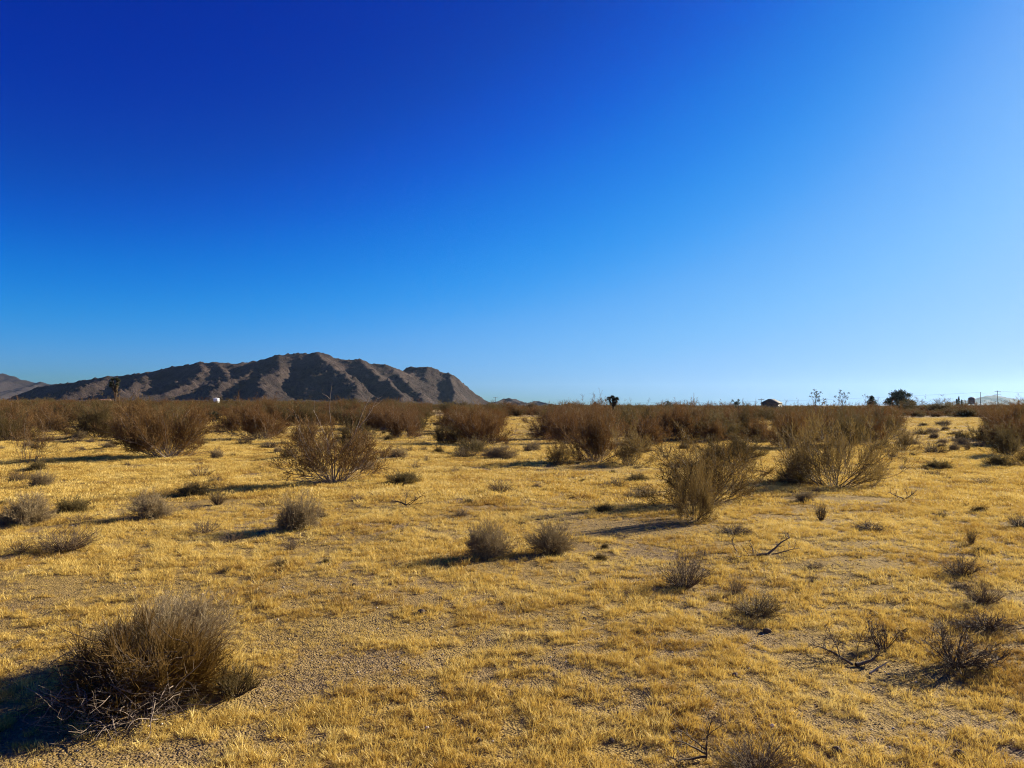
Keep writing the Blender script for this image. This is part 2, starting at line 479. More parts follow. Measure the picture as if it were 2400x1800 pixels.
crest = [(25, 934), (60, 920), (100, 906), (180, 896), (250, 885), (330, 878), (390, 863), (450, 854), (505, 851), (560, 853), (600, 849), (630, 845), (642, 839), (675, 831), (705, 828.5), (722, 830), (742, 827.5), (757, 830), (775, 839), (800, 843.5), (845, 845.5), (870, 855), (905, 856), (925, 866), (942, 880)]
crest2 = [(938, 874), (948, 864), (985, 862), (1000, 860.5), (1012, 866), (1035, 874), (1050, 878), (1070, 892), (1085, 906), (1100, 919), (1128, 937), (1155, 948)]
def hf_main(X, Y):
    L = []
    L.append(([mp(px, py, 0 if px < 600 else 40) for px, py in crest if px < 645], 0.60))
    L.append(([mp(px, py, 40) for px, py in crest if px > 625], 0.48))
    L.append(([mp(px, py, 120) for px, py in crest2], 0.52, 2.2))
    def spur(pts, sl=0.62, kx=1.0):
        L.append(([mp(*p) for p in pts], sl, kx))
    spur([(250, 887, 0), (215, 905, -170), (150, 932, -330)], 0.5)
    spur([(345, 878, 0), (335, 893, -150), (300, 913, -300), (250, 940, -430)], 0.56)
    spur([(470, 853, 0), (462, 872, -120), (440, 893, -230), (420, 910, -330), (350, 936, -470)], 0.58)
    spur([(505, 851, 0), (520, 880, -140), (505, 903, -260), (470, 930, -380)], 0.58)
    spur([(610, 848, 20), (585, 866, -100), (560, 888, -220), (540, 902, -320), (490, 933, -480)], 0.58)
    spur([(655, 834, 30), (650, 853, -110), (640, 878, -250), (630, 905, -380), (600, 936, -520)], 0.62)
    spur([(742, 828, 40), (765, 852, -110), (785, 876, -230), (815, 903, -350), (840, 938, -500)], 0.6)
    spur([(845, 846, 40), (865, 867, -80), (895, 890, -190), (925, 915, -310), (950, 942, -430)], 0.6)
    spur([(920, 868, 40), (940, 884, -60), (975, 905, -160), (1000, 942, -300)], 0.62)
    spur([(1050, 879, 110), (1060, 903, 10), (1070, 924, -80), (1080, 946, -190)], 0.6, 1.7)
    wx = 45 * fbm(X / 210, Y / 210, 21, 3); wy = 45 * fbm(X / 210, Y / 210, 33, 3)
    env = sstep(2.0, 30.0, ridge_field(X, Y, L, 0.6, 5.0))
    # keep the crest in place: warp only below it
    h0 = ridge_field(X, Y, L, 0.6, 5.0)
    far = sstep(20, 220, np.abs(Y - (D_M + 20)))
    h = ridge_field(X + wx * far, Y + wy * far, L, 0.6, 5.0)
    rid = 1 - np.abs(fbm(X / 95, Y / 120, 51, 4))
    h = h + env * ((rid - 0.75) * 15 * far + 7.0 * fbm(X / 26, Y / 26, 61, 3) * (0.35 + 0.65 * far))
    rock = np.maximum(0, fbm(X / 11, Y / 11, 71, 2) - 0.12)
    h = h + env * rock * 13 * (0.5 + 0.5 * far)
    # alluvial apron
    apron = 16.0 * sstep(1100, 2050, Y) * sstep(-60, -500, X) * sstep(-1900, -1200, X)
    edge = np.minimum(np.minimum(X + 1950, 420 - X), np.minimum(Y - 1250, 3000 - Y))
    return np.maximum(h, apron + 2 * fbm(X / 60, Y / 60, 81, 3)) * sstep(0, 150, edge) + 1.5 - 4.0 * (1 - sstep(0, 60, edge))
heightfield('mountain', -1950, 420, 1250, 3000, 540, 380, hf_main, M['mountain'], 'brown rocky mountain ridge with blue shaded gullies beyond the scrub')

def simple_hill(name, D, pts, slope, mat, label, nx, ny, depth, rough, sc):
    P3 = [((px - 1200.0) / F * D, D, (HORIZON - py) / F * D + CAM_H) for px, py in pts]
    def hf(X, Y):
        L = [(P3, slope)]
        for k in range(1, len(P3) - 1):
            a = P3[k]
            s = 1 if k % 2 else -1
            L.append(([a, (a[0] + s * depth * 0.12, D - depth * 0.5, a[2] * 0.55), (a[0] + s * depth * 0.3, D - depth, 0)], slope))
        h = ridge_field(X, Y, L, slope, sc)
        env = sstep(0, sc * 6, h)
        nh = fbm(X / (rough * 9), Y / (rough * 9), 5, 4) * rough + np.maximum(0, fbm(X / rough / 2.2, Y / rough / 2.2, 15, 2)) * rough * 0.6
        edge = np.minimum(np.minimum(X - x0, x1 - X), np.minimum(Y - y0, y1 - Y))
        return h * sstep(0, depth * 0.3, edge) + env * nh * 0.7 + 0.5 - 4 * (1 - sstep(0, depth * 0.2, edge))
    x0 = P3[0][0] - depth; x1 = P3[-1][0] + depth; y0 = D - depth * 1.3; y1 = D + depth * 0.8
    heightfield(name, x0, x1, y0, y1, nx, ny, hf, mat, label)
simple_hill('far_mountain', 5600.0, [(-260, 905), (-150, 890), (-60, 888), (-15, 879), (8, 880), (30, 889), (60, 894), (95, 898), (130, 901), (145, 905), (200, 925), (260, 945)], 0.55, M['far_rock'], 'distant grey-blue mountain shoulder at the edge beside the main ridge', 260, 160, 1100.0, 30.0, 14.0)
simple_hill('small_hill', 3300.0, [(1135, 948), (1160, 944), (1180, 937), (1193, 935), (1208, 936), (1222, 942), (1238, 947), (1248, 944), (1253, 941), (1263, 942), (1275, 951)], 0.7, M['mountain'], 'small dark hill with a notched top right of the mountain', 200, 120, 260.0, 7.0, 4.0)
simple_hill('distant_mountain', 8200.0, [(2180, 950), (2235, 943), (2255, 939), (2275, 942), (2295, 936), (2315, 930), (2330, 928), (2350, 931), (2375, 938), (2400, 943), (2440, 940), (2520, 948)], 0.4, M['far_rock'], 'pale hazy blue mountain behind the utility poles', 240, 120, 700.0, 18.0, 12.0)

# ------------------------------------------------------------------ shrub shapes (each returns stems Geo, twigs Geo in metres)
def creosote(seed, H=2.0, n=34, spread=62, dense=1.0, leaf=1.0, jit=0.085, tall=0, low=0, tmin=0.3):
    rng = np.random.default_rng(seed)
    S, T = Geo(), Geo()
    th = R(spread) * rng.uniform(0.0, 1, n) ** 0.55; ph = rng.uniform(0, 2 * math.pi, n)
    lop = rng.uniform(0.05, 0.32); la = rng.uniform(0, 6.28)
    d = np.stack([np.sin(th) * np.cos(ph) + lop * math.cos(la), np.sin(th) * np.sin(ph) + lop * math.sin(la), np.cos(th)], 1)
    nr = 5
    roots = rng.normal(size=(nr, 2)) * 0.09 * H
    ri = np.argmax(d[:, :2] @ (roots.T / np.maximum(np.linalg.norm(roots.T, axis=0), 1e-6)) + rng.normal(size=(n, nr)) * 0.5, axis=1)
    st = np.concatenate([roots[ri] + rng.normal(size=(n, 2)) * 0.03, np.full((n, 1), -0.06)], 1)
    lump = 0.92 + 0.34 * vnoise(ph * 1.25 + seed, th * 2.4 + 3, seed)
    L = H * rng.uniform(0.6, 1.05, n) * lump * (1.0 + 0.10 * (th / R(spread)))
    st_pts = grow(rng, st, d, L, 8, jit, 0.03)
    st_pts[:, :, 2] = np.maximum(st_pts[:, :, 2], -0.06)
    tubes(S, st_pts, rng.uniform(0.006, 0.014, n) * H / 2, 0.003, 5)
    nb = max(3, int(7 * dense))
    s2, d2, t2, p2 = sprout(rng, st_pts, nb, tmin, 1.0, R(15), R(42), 0.12)
    L2 = H * rng.uniform(0.12, 0.36, len(s2)) * (1.2 - 0.55 * t2)
    b_pts = grow(rng, s2, d2, L2, 5, 0.13, 0.05)
    tubes(S, b_pts, 0.0052 * H / 2, 0.0022, 3)
    nt_ = max(3, int(7 * dense))
    s3, d3, t3, p3 = sprout(rng, b_pts, nt_, 0.15, 1.0, R(15), R(50), 0.12)
    t_pts = grow(rng, s3, d3, H * rng.uniform(0.07, 0.18, len(s3)), 3, 0.16, 0.05)
    tubes(T, t_pts, 0.0038, 0.0022, 2, rng)
    s4, d4, t4, p4 = sprout(rng, t_pts, max(2, int(3 * dense)), 0.1, 1.0, R(15), R(55), 0.1)
    u_pts = grow(rng, s4, d4, H * rng.uniform(0.03, 0.085, len(s4)), 2, 0.15, 0.03)
    tubes(T, u_pts, 0.0032, 0.0022, 2, rng)
    if leaf > 0:
        leaves(T, rng, u_pts, max(1, int(2 * leaf)), 0.022, 0.2)
    for k in range(tall):            # long bare shoots standing out of the crown
        a = rng.uniform(0, 6.28)
        q = grow(rng, [[0.05, 0, 0]], [[0.35 * math.cos(a), 0.35 * math.sin(a), 1]], [H * rng.uniform(1.15, 1.5)], 12, 0.1, 0.02)
        tubes(S, q, 0.015, 0.004, 5)
        s2, d2, _, _ = sprout(rng, q, 6, 0.45, 0.98, R(25), R(55))
        tubes(S, grow(rng, s2, d2, H * rng.uniform(0.08, 0.25, 6), 4, 0.15), 0.005, 0.002, 3)
    if low:                          # dead limbs sprawling over the ground
        a = rng.uniform(0, 6.28, low)
        d = np.stack([np.cos(a), np.sin(a), rng.uniform(0.05, 0.28, low)], 1)
        q = grow(rng, d * 0.08, d, H * rng.uniform(0.4, 0.75, low), 9, 0.2, -0.012)
        q[:, :, 2] = np.maximum(q[:, :, 2], 0.015)
        tubes(S, q, 0.014, 0.003, 4)
        s2, d2, _, _ = sprout(rng, q, 4, 0.25, 0.95, R(25), R(60), 0.15)
        q2 = grow(rng, s2, d2, H * rng.uniform(0.08, 0.22, len(s2)), 4, 0.2)
        q2[:, :, 2] = np.maximum(q2[:, :, 2], 0.01)
        tubes(S, q2, 0.005, 0.002, 3)
    return S, T

def dome(seed, H=0.6, n=120, spread=80, nb=6, ntw=5, jit=0.1, flat=1.0, tw=0.0018):
    """rounded bush of fine twigs radiating from its root."""
    rng = np.random.default_rng(seed)
    S, T = Geo(), Geo()
    c = rng.uniform(math.cos(R(spread)), 1, n); th = np.arccos(c); ph = rng.uniform(0, 2 * math.pi, n)
    d = np.stack([np.sin(th) * np.cos(ph), np.sin(th) * np.sin(ph), np.cos(th)], 1)
    lop = rng.uniform(0.05, 0.3); la = rng.uniform(0, 6.28)
    d = norm(d + [lop * math.cos(la), lop * math.sin(la), 0])
    st = d * [0.09, 0.09, 0] + [0, 0, -0.02] + rng.normal(size=(n, 3)) * [0.05, 0.05, 0]
    lump = 0.85 + 0.42 * vnoise(ph * 1.3 + seed, th * 2.2, seed)
    L = H * rng.uniform(0.62, 1.0, n) * lump
    p = grow(rng, st, d, L, 6, jit, 0.02)
    p[:, :, 2] = np.where(p[:, :, 2] < 0.01, 0.01, p[:, :, 2])
    tubes(S, p, 0.0042 * H / 0.6, 0.0016, 4)
    s2, d2, t2, _ = sprout(rng, p, nb, 0.35, 1.0, R(15), R(45), 0.08)
    b = grow(rng, s2, d2, H * rng.uniform(0.14, 0.32, len(s2)), 4, 0.14, 0.02)
    b[:, :, 2] = np.maximum(b[:, :, 2], 0.005)
    tubes(T, b, 0.0022, 0.0016, 2, rng)
    s3, d3, _, _ = sprout(rng, b, ntw, 0.15, 1.0, R(15), R(55), 0.05)
    u = grow(rng, s3, d3, H * rng.uniform(0.06, 0.16, len(s3)), 2, 0.15, 0.02)
    u[:, :, 2] = np.maximum(u[:, :, 2], 0.005)
    tubes(T, u, tw, tw * 0.6, 2, rng)
    return S, T

def dead_clump(seed, H=0.5, n=20, spread=65, nb=3, jit=0.16, r=0.007, ns=3, up=0.02, curl=0.0):
    rng = np.random.default_rng(seed)
    S, T = Geo(), Geo()
    th = R(spread) * np.sqrt(rng.uniform(0.02, 1, n)); ph = rng.uniform(0, 2 * math.pi, n)
    d = np.stack([np.sin(th) * np.cos(ph), np.sin(th) * np.sin(ph), np.cos(th)], 1)
    st = d * [0.09, 0.09, 0] + [0, 0, -0.03]
    p = grow(rng, st, d, H * rng.uniform(0.5, 1.12, n), 7, jit, up)
    if curl: p[:, :, 2] -= curl * np.linspace(0, 1, 8)[None, :] ** 2 * H * np.sin(th)[:, None]
    p[:, :, 2] = np.maximum(p[:, :, 2], -0.02)
    tubes(S, p, r * rng.uniform(0.6, 1.5, n), r * 0.25, 5)
    s2, d2, t2, _ = sprout(rng, p, nb, 0.3, 1.0, R(20), R(55), 0.1)
    b = grow(rng, s2, d2, H * rng.uniform(0.12, 0.4, len(s2)), 4, jit * 1.1, up)
    tubes(S, b, r * 0.42, r * 0.2, 3)
    s3, d3, _, _ = sprout(rng, b, ns, 0.2, 1.0, R(20), R(60), 0.05)
    u = grow(rng, s3, d3, H * rng.uniform(0.06, 0.18, len(s3)), 3, jit)
    tubes(T, u, max(r * 0.26, 0.0016), 0.0012, 2, rng)
    return S, T

def snag(seed, limbs, r=0.022, nb=5, H=0.6):
    """dead trunk pieces: limbs = list of (start, direction, length, thickness)."""
    rng = np.random.default_rng(seed)
    S, T = Geo(), Geo()
    for st, d, L, rr in limbs:
        d = (d[0], d[1], d[2] * 0.8); nb_ = nb + 3
        p = grow(rng, [st], [d], [L], 9, 0.11, 0.0)
        rr = rr * 0.8
        p[:, :, 2] = np.maximum(p[:, :, 2], 0.0)
        tubes(S, p, rr, rr * 0.3, 7)
        s2, d2, _, _ = sprout(rng, p, nb_, 0.25, 1.0, R(25), R(70), 0.15)
        b = grow(rng, s2, d2, L * rng.uniform(0.15, 0.42, nb_), 5, 0.15, 0.02)
        tubes(S, b, rr * 0.3, rr * 0.1, 4)
        s3, d3, _, _ = sprout(rng, b, 5, 0.2, 1.0, R(25), R(60), 0.1)
        tubes(T, grow(rng, s3, d3, L * rng.uniform(0.06, 0.18, len(s3)), 3, 0.2), 0.0028, 0.0014, 3)
    return S, T

def broom(seed, H=0.9, W=1.3, n=900, spread=48):
    """dense broom of thin straight shoots on short woody limbs."""
    rng = np.random.default_rng(seed)
    S, T = Geo(), Geo()
    m = 46
    th = R(54) * np.sqrt(rng.uniform(0.02, 1, m)); ph = rng.uniform(0, 2 * math.pi, m)
    d = np.stack([np.sin(th) * np.cos(ph), np.sin(th) * np.sin(ph), np.cos(th)], 1)
    limb = grow(rng, d * [0.12, 0.12, 0] + [0, 0, -0.03], d, H * rng.uniform(0.3, 0.8, m) * (0.9 + 0.35 * vnoise(ph * 1.2 + seed, th * 2, seed)), 6, 0.16, 0.02)
    tubes(S, limb, rng.uniform(0.006, 0.013, m), 0.004, 5)
    s, dd, t, par = sprout(rng, limb, n // m, 0.25, 1.0, R(5), R(48), 0.3)
    p = grow(rng, s, dd, H * rng.uniform(0.16, 0.46, len(s)), 5, 0.09, 0.04)
    tubes(T, p, rng.uniform(0.0014, 0.0034, len(s)), 0.0011, 3)
    s2, d2, _, _ = sprout(rng, p, 5, 0.1, 0.95, R(8), R(40), 0.1)
    q = grow(rng, s2, d2, H * rng.uniform(0.06, 0.2, len(s2)), 3, 0.09, 0.04)
    tubes(T, q, 0.0017, 0.001, 2, rng)
    return S, T

def tangle(seed, rx, ry, rz, n, L0, L1, r, c=(0, 0, 0)):
    """pile of dead sticks."""
    rng = np.random.default_rng(seed)
    G = Geo()
    u = norm(rng.normal(size=(n, 3))) * rng.uniform(0, 1, (n, 1)) ** 0.5
    st = u * [rx, ry, 0] + np.stack([np.zeros(n), np.zeros(n), rng.uniform(0.0, 1, n) ** 1.5 * rz], 1) + np.array(c)
    d = rng.normal(size=(n, 3)) * [1, 1, 0.35]
    p = grow(rng, st, d, rng.uniform(L0, L1, n), 6, 0.16, 0.0)
    p[:, :, 2] = np.maximum(p[:, :, 2], 0.008)
    tubes(G, p, r * rng.uniform(0.5, 1.6, n), r * 0.35, 4)
    s2, d2, _, _ = sprout(rng, p, 2, 0.3, 1.0, R(20), R(60), 0.1)
    q = grow(rng, s2, d2, rng.uniform(L0, L1, len(s2)) * 0.4, 3, 0.2)
    q[:, :, 2] = np.maximum(q[:, :, 2], 0.006)
    tubes(G, q, r * 0.4, r * 0.2, 3)
    return G

class Kind:
    """a shrub shape as two shared meshes with its own height and width."""
    def __init__(s, geos, stem_mat, twig_mat):
        S, T = geos
        s.stem = S.mesh('stems', M[stem_mat], True)
        s.twig = T.mesh('twigs', M[twig_mat]) if T.n else None
        v = np.concatenate(S.v + T.v)
        r = np.hypot(v[:, 0], v[:, 1])
        s.w = 2 * np.percentile(r, 95)
        s.h = np.percentile(v[:, 2], 99.3)
        s.tris = S.tris() + T.tris()

K = {}
# creosote: full brown crowns, olive crowns, open ones, bare ones
for i in range(4):
    K['brown%d' % i] = Kind(creosote(100 + i, 2.0, 60 + 3 * i, 72 + 2 * i, 1.3, 0.5, 0.12, tmin=0.2), 'stem_grey', 'twig_brown')
for i in range(3):
    K['olive%d' % i] = Kind(creosote(130 + i, 2.0, 58 + 3 * i, 76, 1.3, 0.5, 0.14, tmin=0.18), 'stem_dark', 'twig_olive')
for i in range(2):
    K['open%d' % i] = Kind(creosote(150 + i, 1.8, 46, 82, 1.15, 0.5, 0.16, tmin=0.28), 'stem_dark', 'twig_rust')
K['sprawl'] = Kind(creosote(171, 1.35, 40, 64, 1.0, 0.6, 0.15, 4, 18, 0.35), 'stem_grey', 'twig_brown')
K['bare'] = Kind(creosote(161, 1.8, 18, 50, 1.0, 0.5, 0.13, 1, 0, 0.35), 'stem_grey', 'twig_brown')
# rounded small bushes
for i in range(3):
    K['grey%d' % i] = Kind(dome(200 + i, 0.6, 170 + 10 * i, 84, 9, 9, 0.14), 'stem_grey', 'twig_grey')
for i in range(2):
    K['darkdome%d' % i] = Kind(dome(220 + i, 0.55, 160, 86, 8, 8, 0.14), 'stem_dark', 'twig_olive')
K['vase'] = Kind(dome(230, 0.6, 120, 68, 9, 9, 0.12), 'stem_dark', 'twig_grey')
# dead clumps
for i in range(4):
    K['dead%d' % i] = Kind(dead_clump(300 + i, 0.5, 38 + 6 * i, 68, 4, 0.14), 'dead_wood', 'dead_wood')
K['upright'] = Kind(dead_clump(310, 0.5, 70, 44, 4, 0.09), 'dead_wood', 'twig_olive')
K['fan'] = Kind(dead_clump(311, 0.6, 110, 66, 4, 0.1, 0.0065, 3), 'dead_wood', 'dead_wood')
K['mat0'] = Kind(dead_clump(312, 0.4, 110, 88, 4, 0.18, 0.006, 4), 'dead_wood', 'dead_wood')
K['mat1'] = Kind(dead_clump(313, 0.4, 120, 88, 5, 0.16, 0.0055, 4), 'dead_wood', 'twig_olive')

SHRUBS = []      # (x, y, radius) of everything planted, for thinning grass
rnd = np.random.default_rng(7)

def put(kind, name, loc, w, h, rz, label, cat, group=None, parts=('stems', 'twigs')):
    k = K[kind]
    e = bpy.data.objects.new(name, None); COL.objects.link(e)
    e.empty_display_size = 0.2
    e.location = loc; e.rotation_euler = (0, 0, rz)
    sx, sz = w / k.w, h / k.h
    u = rnd.uniform(0.84, 1.19)
    e.scale = (sx * u, sx / u, sz)
    if kind[:4] in ('grey', 'dark', 'vase', 'mat0', 'mat1', 'dead'): e.rotation_euler = (rnd.uniform(-0.12, 0.12), rnd.uniform(-0.12, 0.12), rz)
    tag(e, label, cat, group)
    for me, pn in ((k.stem, parts[0]), (k.twig, parts[1])):
        if me is None: continue
        o = bpy.data.objects.new(pn, me); COL.objects.link(o); o.parent = e
        if pn != parts[0]: o['kind'] = 'stuff'
    SHRUBS.append((loc[0], loc[1], w / 2))
    return e

def plant(kind, name, px, py, w, top, label, cat='bush', rz=None, group=None, parts=('stems', 'twigs')):
    """root at photograph pixel (px, py), crown w pixels wide and its top at row `top`."""
    x, y, z = ground(px, py)
    d = y * math.cos(PITCH)
    ww = w * d / F; hh = max((py - top) * d / F, 0.05)
    return put(kind, name, (x, y, z), ww, hh, rnd.uniform(0, 6.28) if rz is None else rz, label, cat, group, parts)

# --- creosote bushes one can tell apart
C = 'creosote_bush'
plant('bare', C, 66, 1087, 125, 975, 'open creosote bush with bare grey stems at the left edge of the scrub')
plant('brown0', C, 395, 1072, 225, 940, 'big reddish brown creosote bush with pale splayed stems below the dark ridge')
plant('olive0', C, 232, 1011, 84, 978, 'dark rounded creosote bush just behind the black brush heap')
plant('brown1', C, 28, 1032, 110, 968, 'creosote bush cut by the left picture edge behind the open one')
plant('brown2', C, 118, 1012, 100, 958, 'creosote bush beyond the open bare-stemmed one near the left edge')
plant('brown3', C, 612, 1030, 160, 942, 'brown creosote bush with bare lower stems in line with the white tank')
plant('olive1', C, 826, 1052, 100, 988, 'dark creosote bush right behind the sprawling one with tall shoots')
plant('brown1', C, 715, 1041, 70, 980, 'creosote bush behind the tall bare shoots of the sprawling bush')
plant('sprawl', C, 776, 1131, 235, 962, 'sprawling half-dead creosote bush with tall bare shoots and limbs on the grass', rz=0.6)
plant('olive2', C, 676, 1075, 56, 1045, 'low olive bush beside the left limbs of the sprawling creosote')
plant('brown2', C, 942, 1028, 98, 953, 'brown vase-shaped creosote bush standing alone under the middle of the mountain')
plant('olive1', C, 1050, 1041, 92, 992, 'creosote bush behind the dark round bush near the open strip')
plant('brown0', C, 1106, 1017, 130, 953, 'wide creosote bush under the right end of the mountain')
plant('bare', C, 885, 990, 34, 948, 'small bare-stemmed creosote bush behind the lone brown one', rz=2.0)
plant('open0', C, 1311, 1092, 64, 1038, 'small leafless creosote bush in front of the biggest creosote thicket')
plant('brown3', C, 1395, 1083, 175, 953, 'biggest creosote bush of the thicket with a dark shaded foot')
plant('open1', C, 1474, 1092, 130, 1000, 'spreading creosote bush touching the right of the biggest one')
plant('open1', C, 1660, 1178, 300, 1016, 'wide olive creosote bush leaning over the long ground shadow', rz=1.9)
plant('open0', C, 1628, 1220, 110, 1085, 'slim creosote bush rooted in front of the wide olive one', rz=0.4)
plant('olive0', C, 1718, 1087, 150, 1010, 'creosote bush behind the wide olive one to its right')
plant('open0', C, 1952, 1143, 300, 978, 'large open creosote bush with many dark forked stems on bare soil', rz=3.3)
plant('open1', C, 2118, 1057, 92, 1000, 'creosote bush with slanting stems right of the large open one', rz=2.6)
plant('olive1', C, 2362, 1068, 100, 992, 'dark creosote bush at the right picture edge')
plant('open1', C, 2398, 1090, 70, 1050, 'open creosote bush cut by the right picture edge', rz=4.4)
plant('olive2', C, 2255, 1032, 50, 1009, 'small dark creosote bush above the row of bare sticks')
plant('brown1', C, 1332, 1040, 110, 958, 'creosote bush behind the left side of the biggest one')
plant('brown2', C, 1500, 1042, 120, 972, 'creosote bush behind the gap of the thicket')
plant('olive2', C, 1608, 1030, 110, 968, 'creosote bush in the dim scrub behind the wide olive one')
plant('olive0', C, 1700, 1034, 110, 962, 'dark creosote bush in front of the shed with the gable')
plant('brown3', C, 1850, 1052, 120, 962, 'tall creosote bush behind the large open one on its left')
plant('olive1', C, 1985, 1046, 150, 962, 'tall creosote bush behind the large open one on its right')
plant('brown0', C, 300, 1030, 80, 965, 'creosote bush tucked behind the left of the big reddish one')
plant('brown2', C, 540, 1012, 80, 950, 'creosote bush behind the dark yucca clump')
plant('olive2', C, 2310, 1042, 80, 985, 'creosote bush beside the lane left of the right-edge one')
plant('brown1', C, 1160, 1000, 56, 966, 'creosote bush at the far end of the open strip, left side')

# --- rounded bushes
G = 'round_bush'
plant('grey0', G, 98, 1141, 52, 1104, 'small grey round bush nearest below the open left creosote')
plant('mat1', G, 52, 1128, 62, 1102, 'low dark bush left of the small grey round one')
plant('darkdome1', G, 88, 1103, 54, 1078, 'low dark bush at the foot of the open left creosote')
plant('grey1', G, 62, 1222, 135, 1158, 'broad grey bush cut by the left picture edge')
plant('darkdome0', G, 171, 1200, 86, 1166, 'dark low bush touching the broad grey one at the left edge')
plant('grey2', G, 354, 1213, 92, 1152, 'grey bush with a twiggy crest and long shadow left of centre')
plant('darkdome1', G, 448, 1162, 84, 1132, 'dark flat bush in shade behind the twiggy grey crest')
plant('mat0', G, 507, 1131, 44, 1112, 'small dark brush tuft right of the flat bush in shade')
plant('grey0', G, 852, 1104, 50, 1068, 'grey dome bush touching the right limbs of the sprawling creosote')
plant('darkdome0', G, 1106, 1064, 72, 1026, 'dark round bush beside a paler twin near the open strip')
plant('grey1', G, 1174, 1075, 68, 1042, 'pale grey dome bush right of the dark round one')
plant('grey2', G, 932, 1074, 46, 1047, 'small grey bush in the open grass under the lone brown creosote')
plant('darkdome1', G, 948, 1135, 86, 1101, 'olive round bush alone on open grass with a leftward shadow')
plant('grey2', G, 697, 1237, 108, 1156, 'pale grey domed bush in the middle ground under the sprawling creosote')
plant('grey0', G, 1147, 1306, 98, 1222, 'left of the two round grey bushes standing side by side in mid grass')
plant('vase', G, 1295, 1298, 104, 1224, 'right of the two round grey bushes, with its dark stems showing')
plant('darkdome0', G, 1493, 1128, 62, 1108, 'low dark bush behind the wide olive creosote shadow')
plant('mat1', G, 1437, 1141, 64, 1122, 'low dry tuft with curved twigs left of the wide olive creosote')
plant('grey1', G, 1260, 1145, 20, 1132, 'tiny round bush alone on the open strip')
plant('darkdome1', G, 1858, 1134, 72, 1096, 'dark bush at the left foot of the large open creosote')
plant('grey2', G, 1887, 1176, 44, 1149, 'small pale bush in front of the large open creosote shadow')
plant('darkdome0', G, 2200, 1099, 66, 1076, 'dark dome bush in the open grass of the right side')
plant('mat0', G, 2190, 1116, 52, 1100, 'low twigs just in front of the right-side dark dome bush')
plant('darkdome1', G, 2340, 1091, 66, 1062, 'low dark bush in front of the right-edge creosotes')
plant('grey0', G, 2186, 1015, 32, 1002, 'grey bush in the far lane, nearest of the little cluster')
plant('grey1', G, 2216, 1009, 20, 998, 'tiny grey bush in the far lane right of the cluster front')
plant('grey2', G, 2210, 997, 34, 984, 'pale grass-like bush farthest up the far lane')
plant('vase', G, 2237, 1057, 26, 1036, 'small fan-shaped bush beside the row of bare sticks')
plant('grey2', G, 2207, 1049, 20, 1037, 'little grey bush left of the fan-shaped one')
plant('grey0', G, 2296, 1049, 30, 1036, 'low grey bush right of the row of bare sticks')
plant('grey1', G, 175, 982, 34, 968, 'pale grey bush at the head of the far left clearing')
plant('mat1', G, 2160, 1018, 40, 1000, 'low bush in the lane above the slanting creosote')

# --- dead shrubs
DS = 'dead_shrub'; DP = ('branches', 'twigs')
def dead(kind, px, py, w, top, label, rz=None, name=DS, cat='dead shrub'):
    return plant(kind, name, px, py, w, top, label, cat, rz, None, DP)
dead('dead0', 472, 1118, 70, 1086, 'bare curved twigs above the flat bush in shade')
dead('upright', 510, 1183, 50, 1152, 'dark upright dead shrub below the small brush tuft')
dead('mat0', 632, 1049, 60, 1030, 'black low dead mound behind the sprawling creosote limbs')
dead('dead1', 890, 1067, 30, 1052, 'small dark twigs left of the small grey bush in open grass')
dead('dead2', 972, 1098, 26, 1078, 'little dead sprig above the olive round bush')
dead('dead3', 1000, 1080, 18, 1066, 'tiny dead sprig between olive round bush and dark round bush')
dead('dead0', 1066, 1107, 28, 1086, 'wispy dead sprig in open grass below the dark round bush')
dead('fan', 1172, 1154, 58, 1122, 'dark fan of dead twigs casting a thin shadow at centre')
dead('mat0', 1080, 1209, 42, 1191, 'low dead twigs in open grass left below the dark fan')
dead('dead1', 681, 1162, 30, 1145, 'small black dead tuft above the pale grey domed bush')
dead('mat1', 1500, 1166, 80, 1140, 'dead bush in the darkest shade left of the wide olive creosote')
dead('mat0', 1720, 1252, 110, 1226, 'flat dead brush in front of the slim creosote to the right')
dead('upright', 1925, 1220, 34, 1177, 'dark upright sprig in front of the small pale bush')
dead('mat0', 2041, 1243, 92, 1218, 'flat dead shrub with upright twigs below the large open creosote')
dead('dead2', 2312, 1134, 56, 1118, 'flattened dead twigs in grass near the right edge')
dead('upright', 2276, 1278, 30, 1237, 'small upright tuft in the grass near the right edge')
dead('fan', 2388, 1234, 60, 1204, 'dead shrub cut by the right edge beside its dark shadow')
dead('fan', 1604, 1376, 122, 1292, 'dark fan-shaped dead shrub with a black foot right of centre')
dead('dead3', 1723, 1394, 56, 1345, 'dead sprig just right of the dark fan-shaped shrub')
dead('mat1', 1774, 1438, 150, 1388, 'spreading dead shrub in front of the sprig right of centre')
dead('fan', 2252, 1348, 98, 1300, 'upper one of three dead shrubs stacked along the right side')
dead('fan', 2306, 1414, 88, 1360, 'middle one of three dead shrubs stacked along the right side')
dead('mat0', 2312, 1472, 160, 1428, 'flat tangle of dead stems, lowest of three along the right side')
dead('fan', 155, 1290, 140, 1230, 'dark arching dead shrub near the left edge above the big foreground bush')
dead('dead0', 40, 1296, 90, 1252, 'wispy bent twigs at the left edge beside the arching dead shrub')
dead('dead1', 481, 1249, 84, 1212, 'thin dead shrub in the shadow left of the pale grey domed bush')
dead('dead2', 542, 1267, 80, 1244, 'low dead twigs just below the thin dead shrub')
dead('dead3', 680, 1288, 44, 1256, 'small black dead sprout in open grass below the pale grey domed bush')
dead('dead1', 940, 1246, 14, 1230, 'single short dead sprout left above the two round grey bushes')
dead('dead0', 176, 1062, 40, 1040, 'sparse bare sprig just in front of the black brush heap')
dead('mat0', 240, 1048, 36, 1037, 'low twigs in grass between brush heap and big reddish creosote')
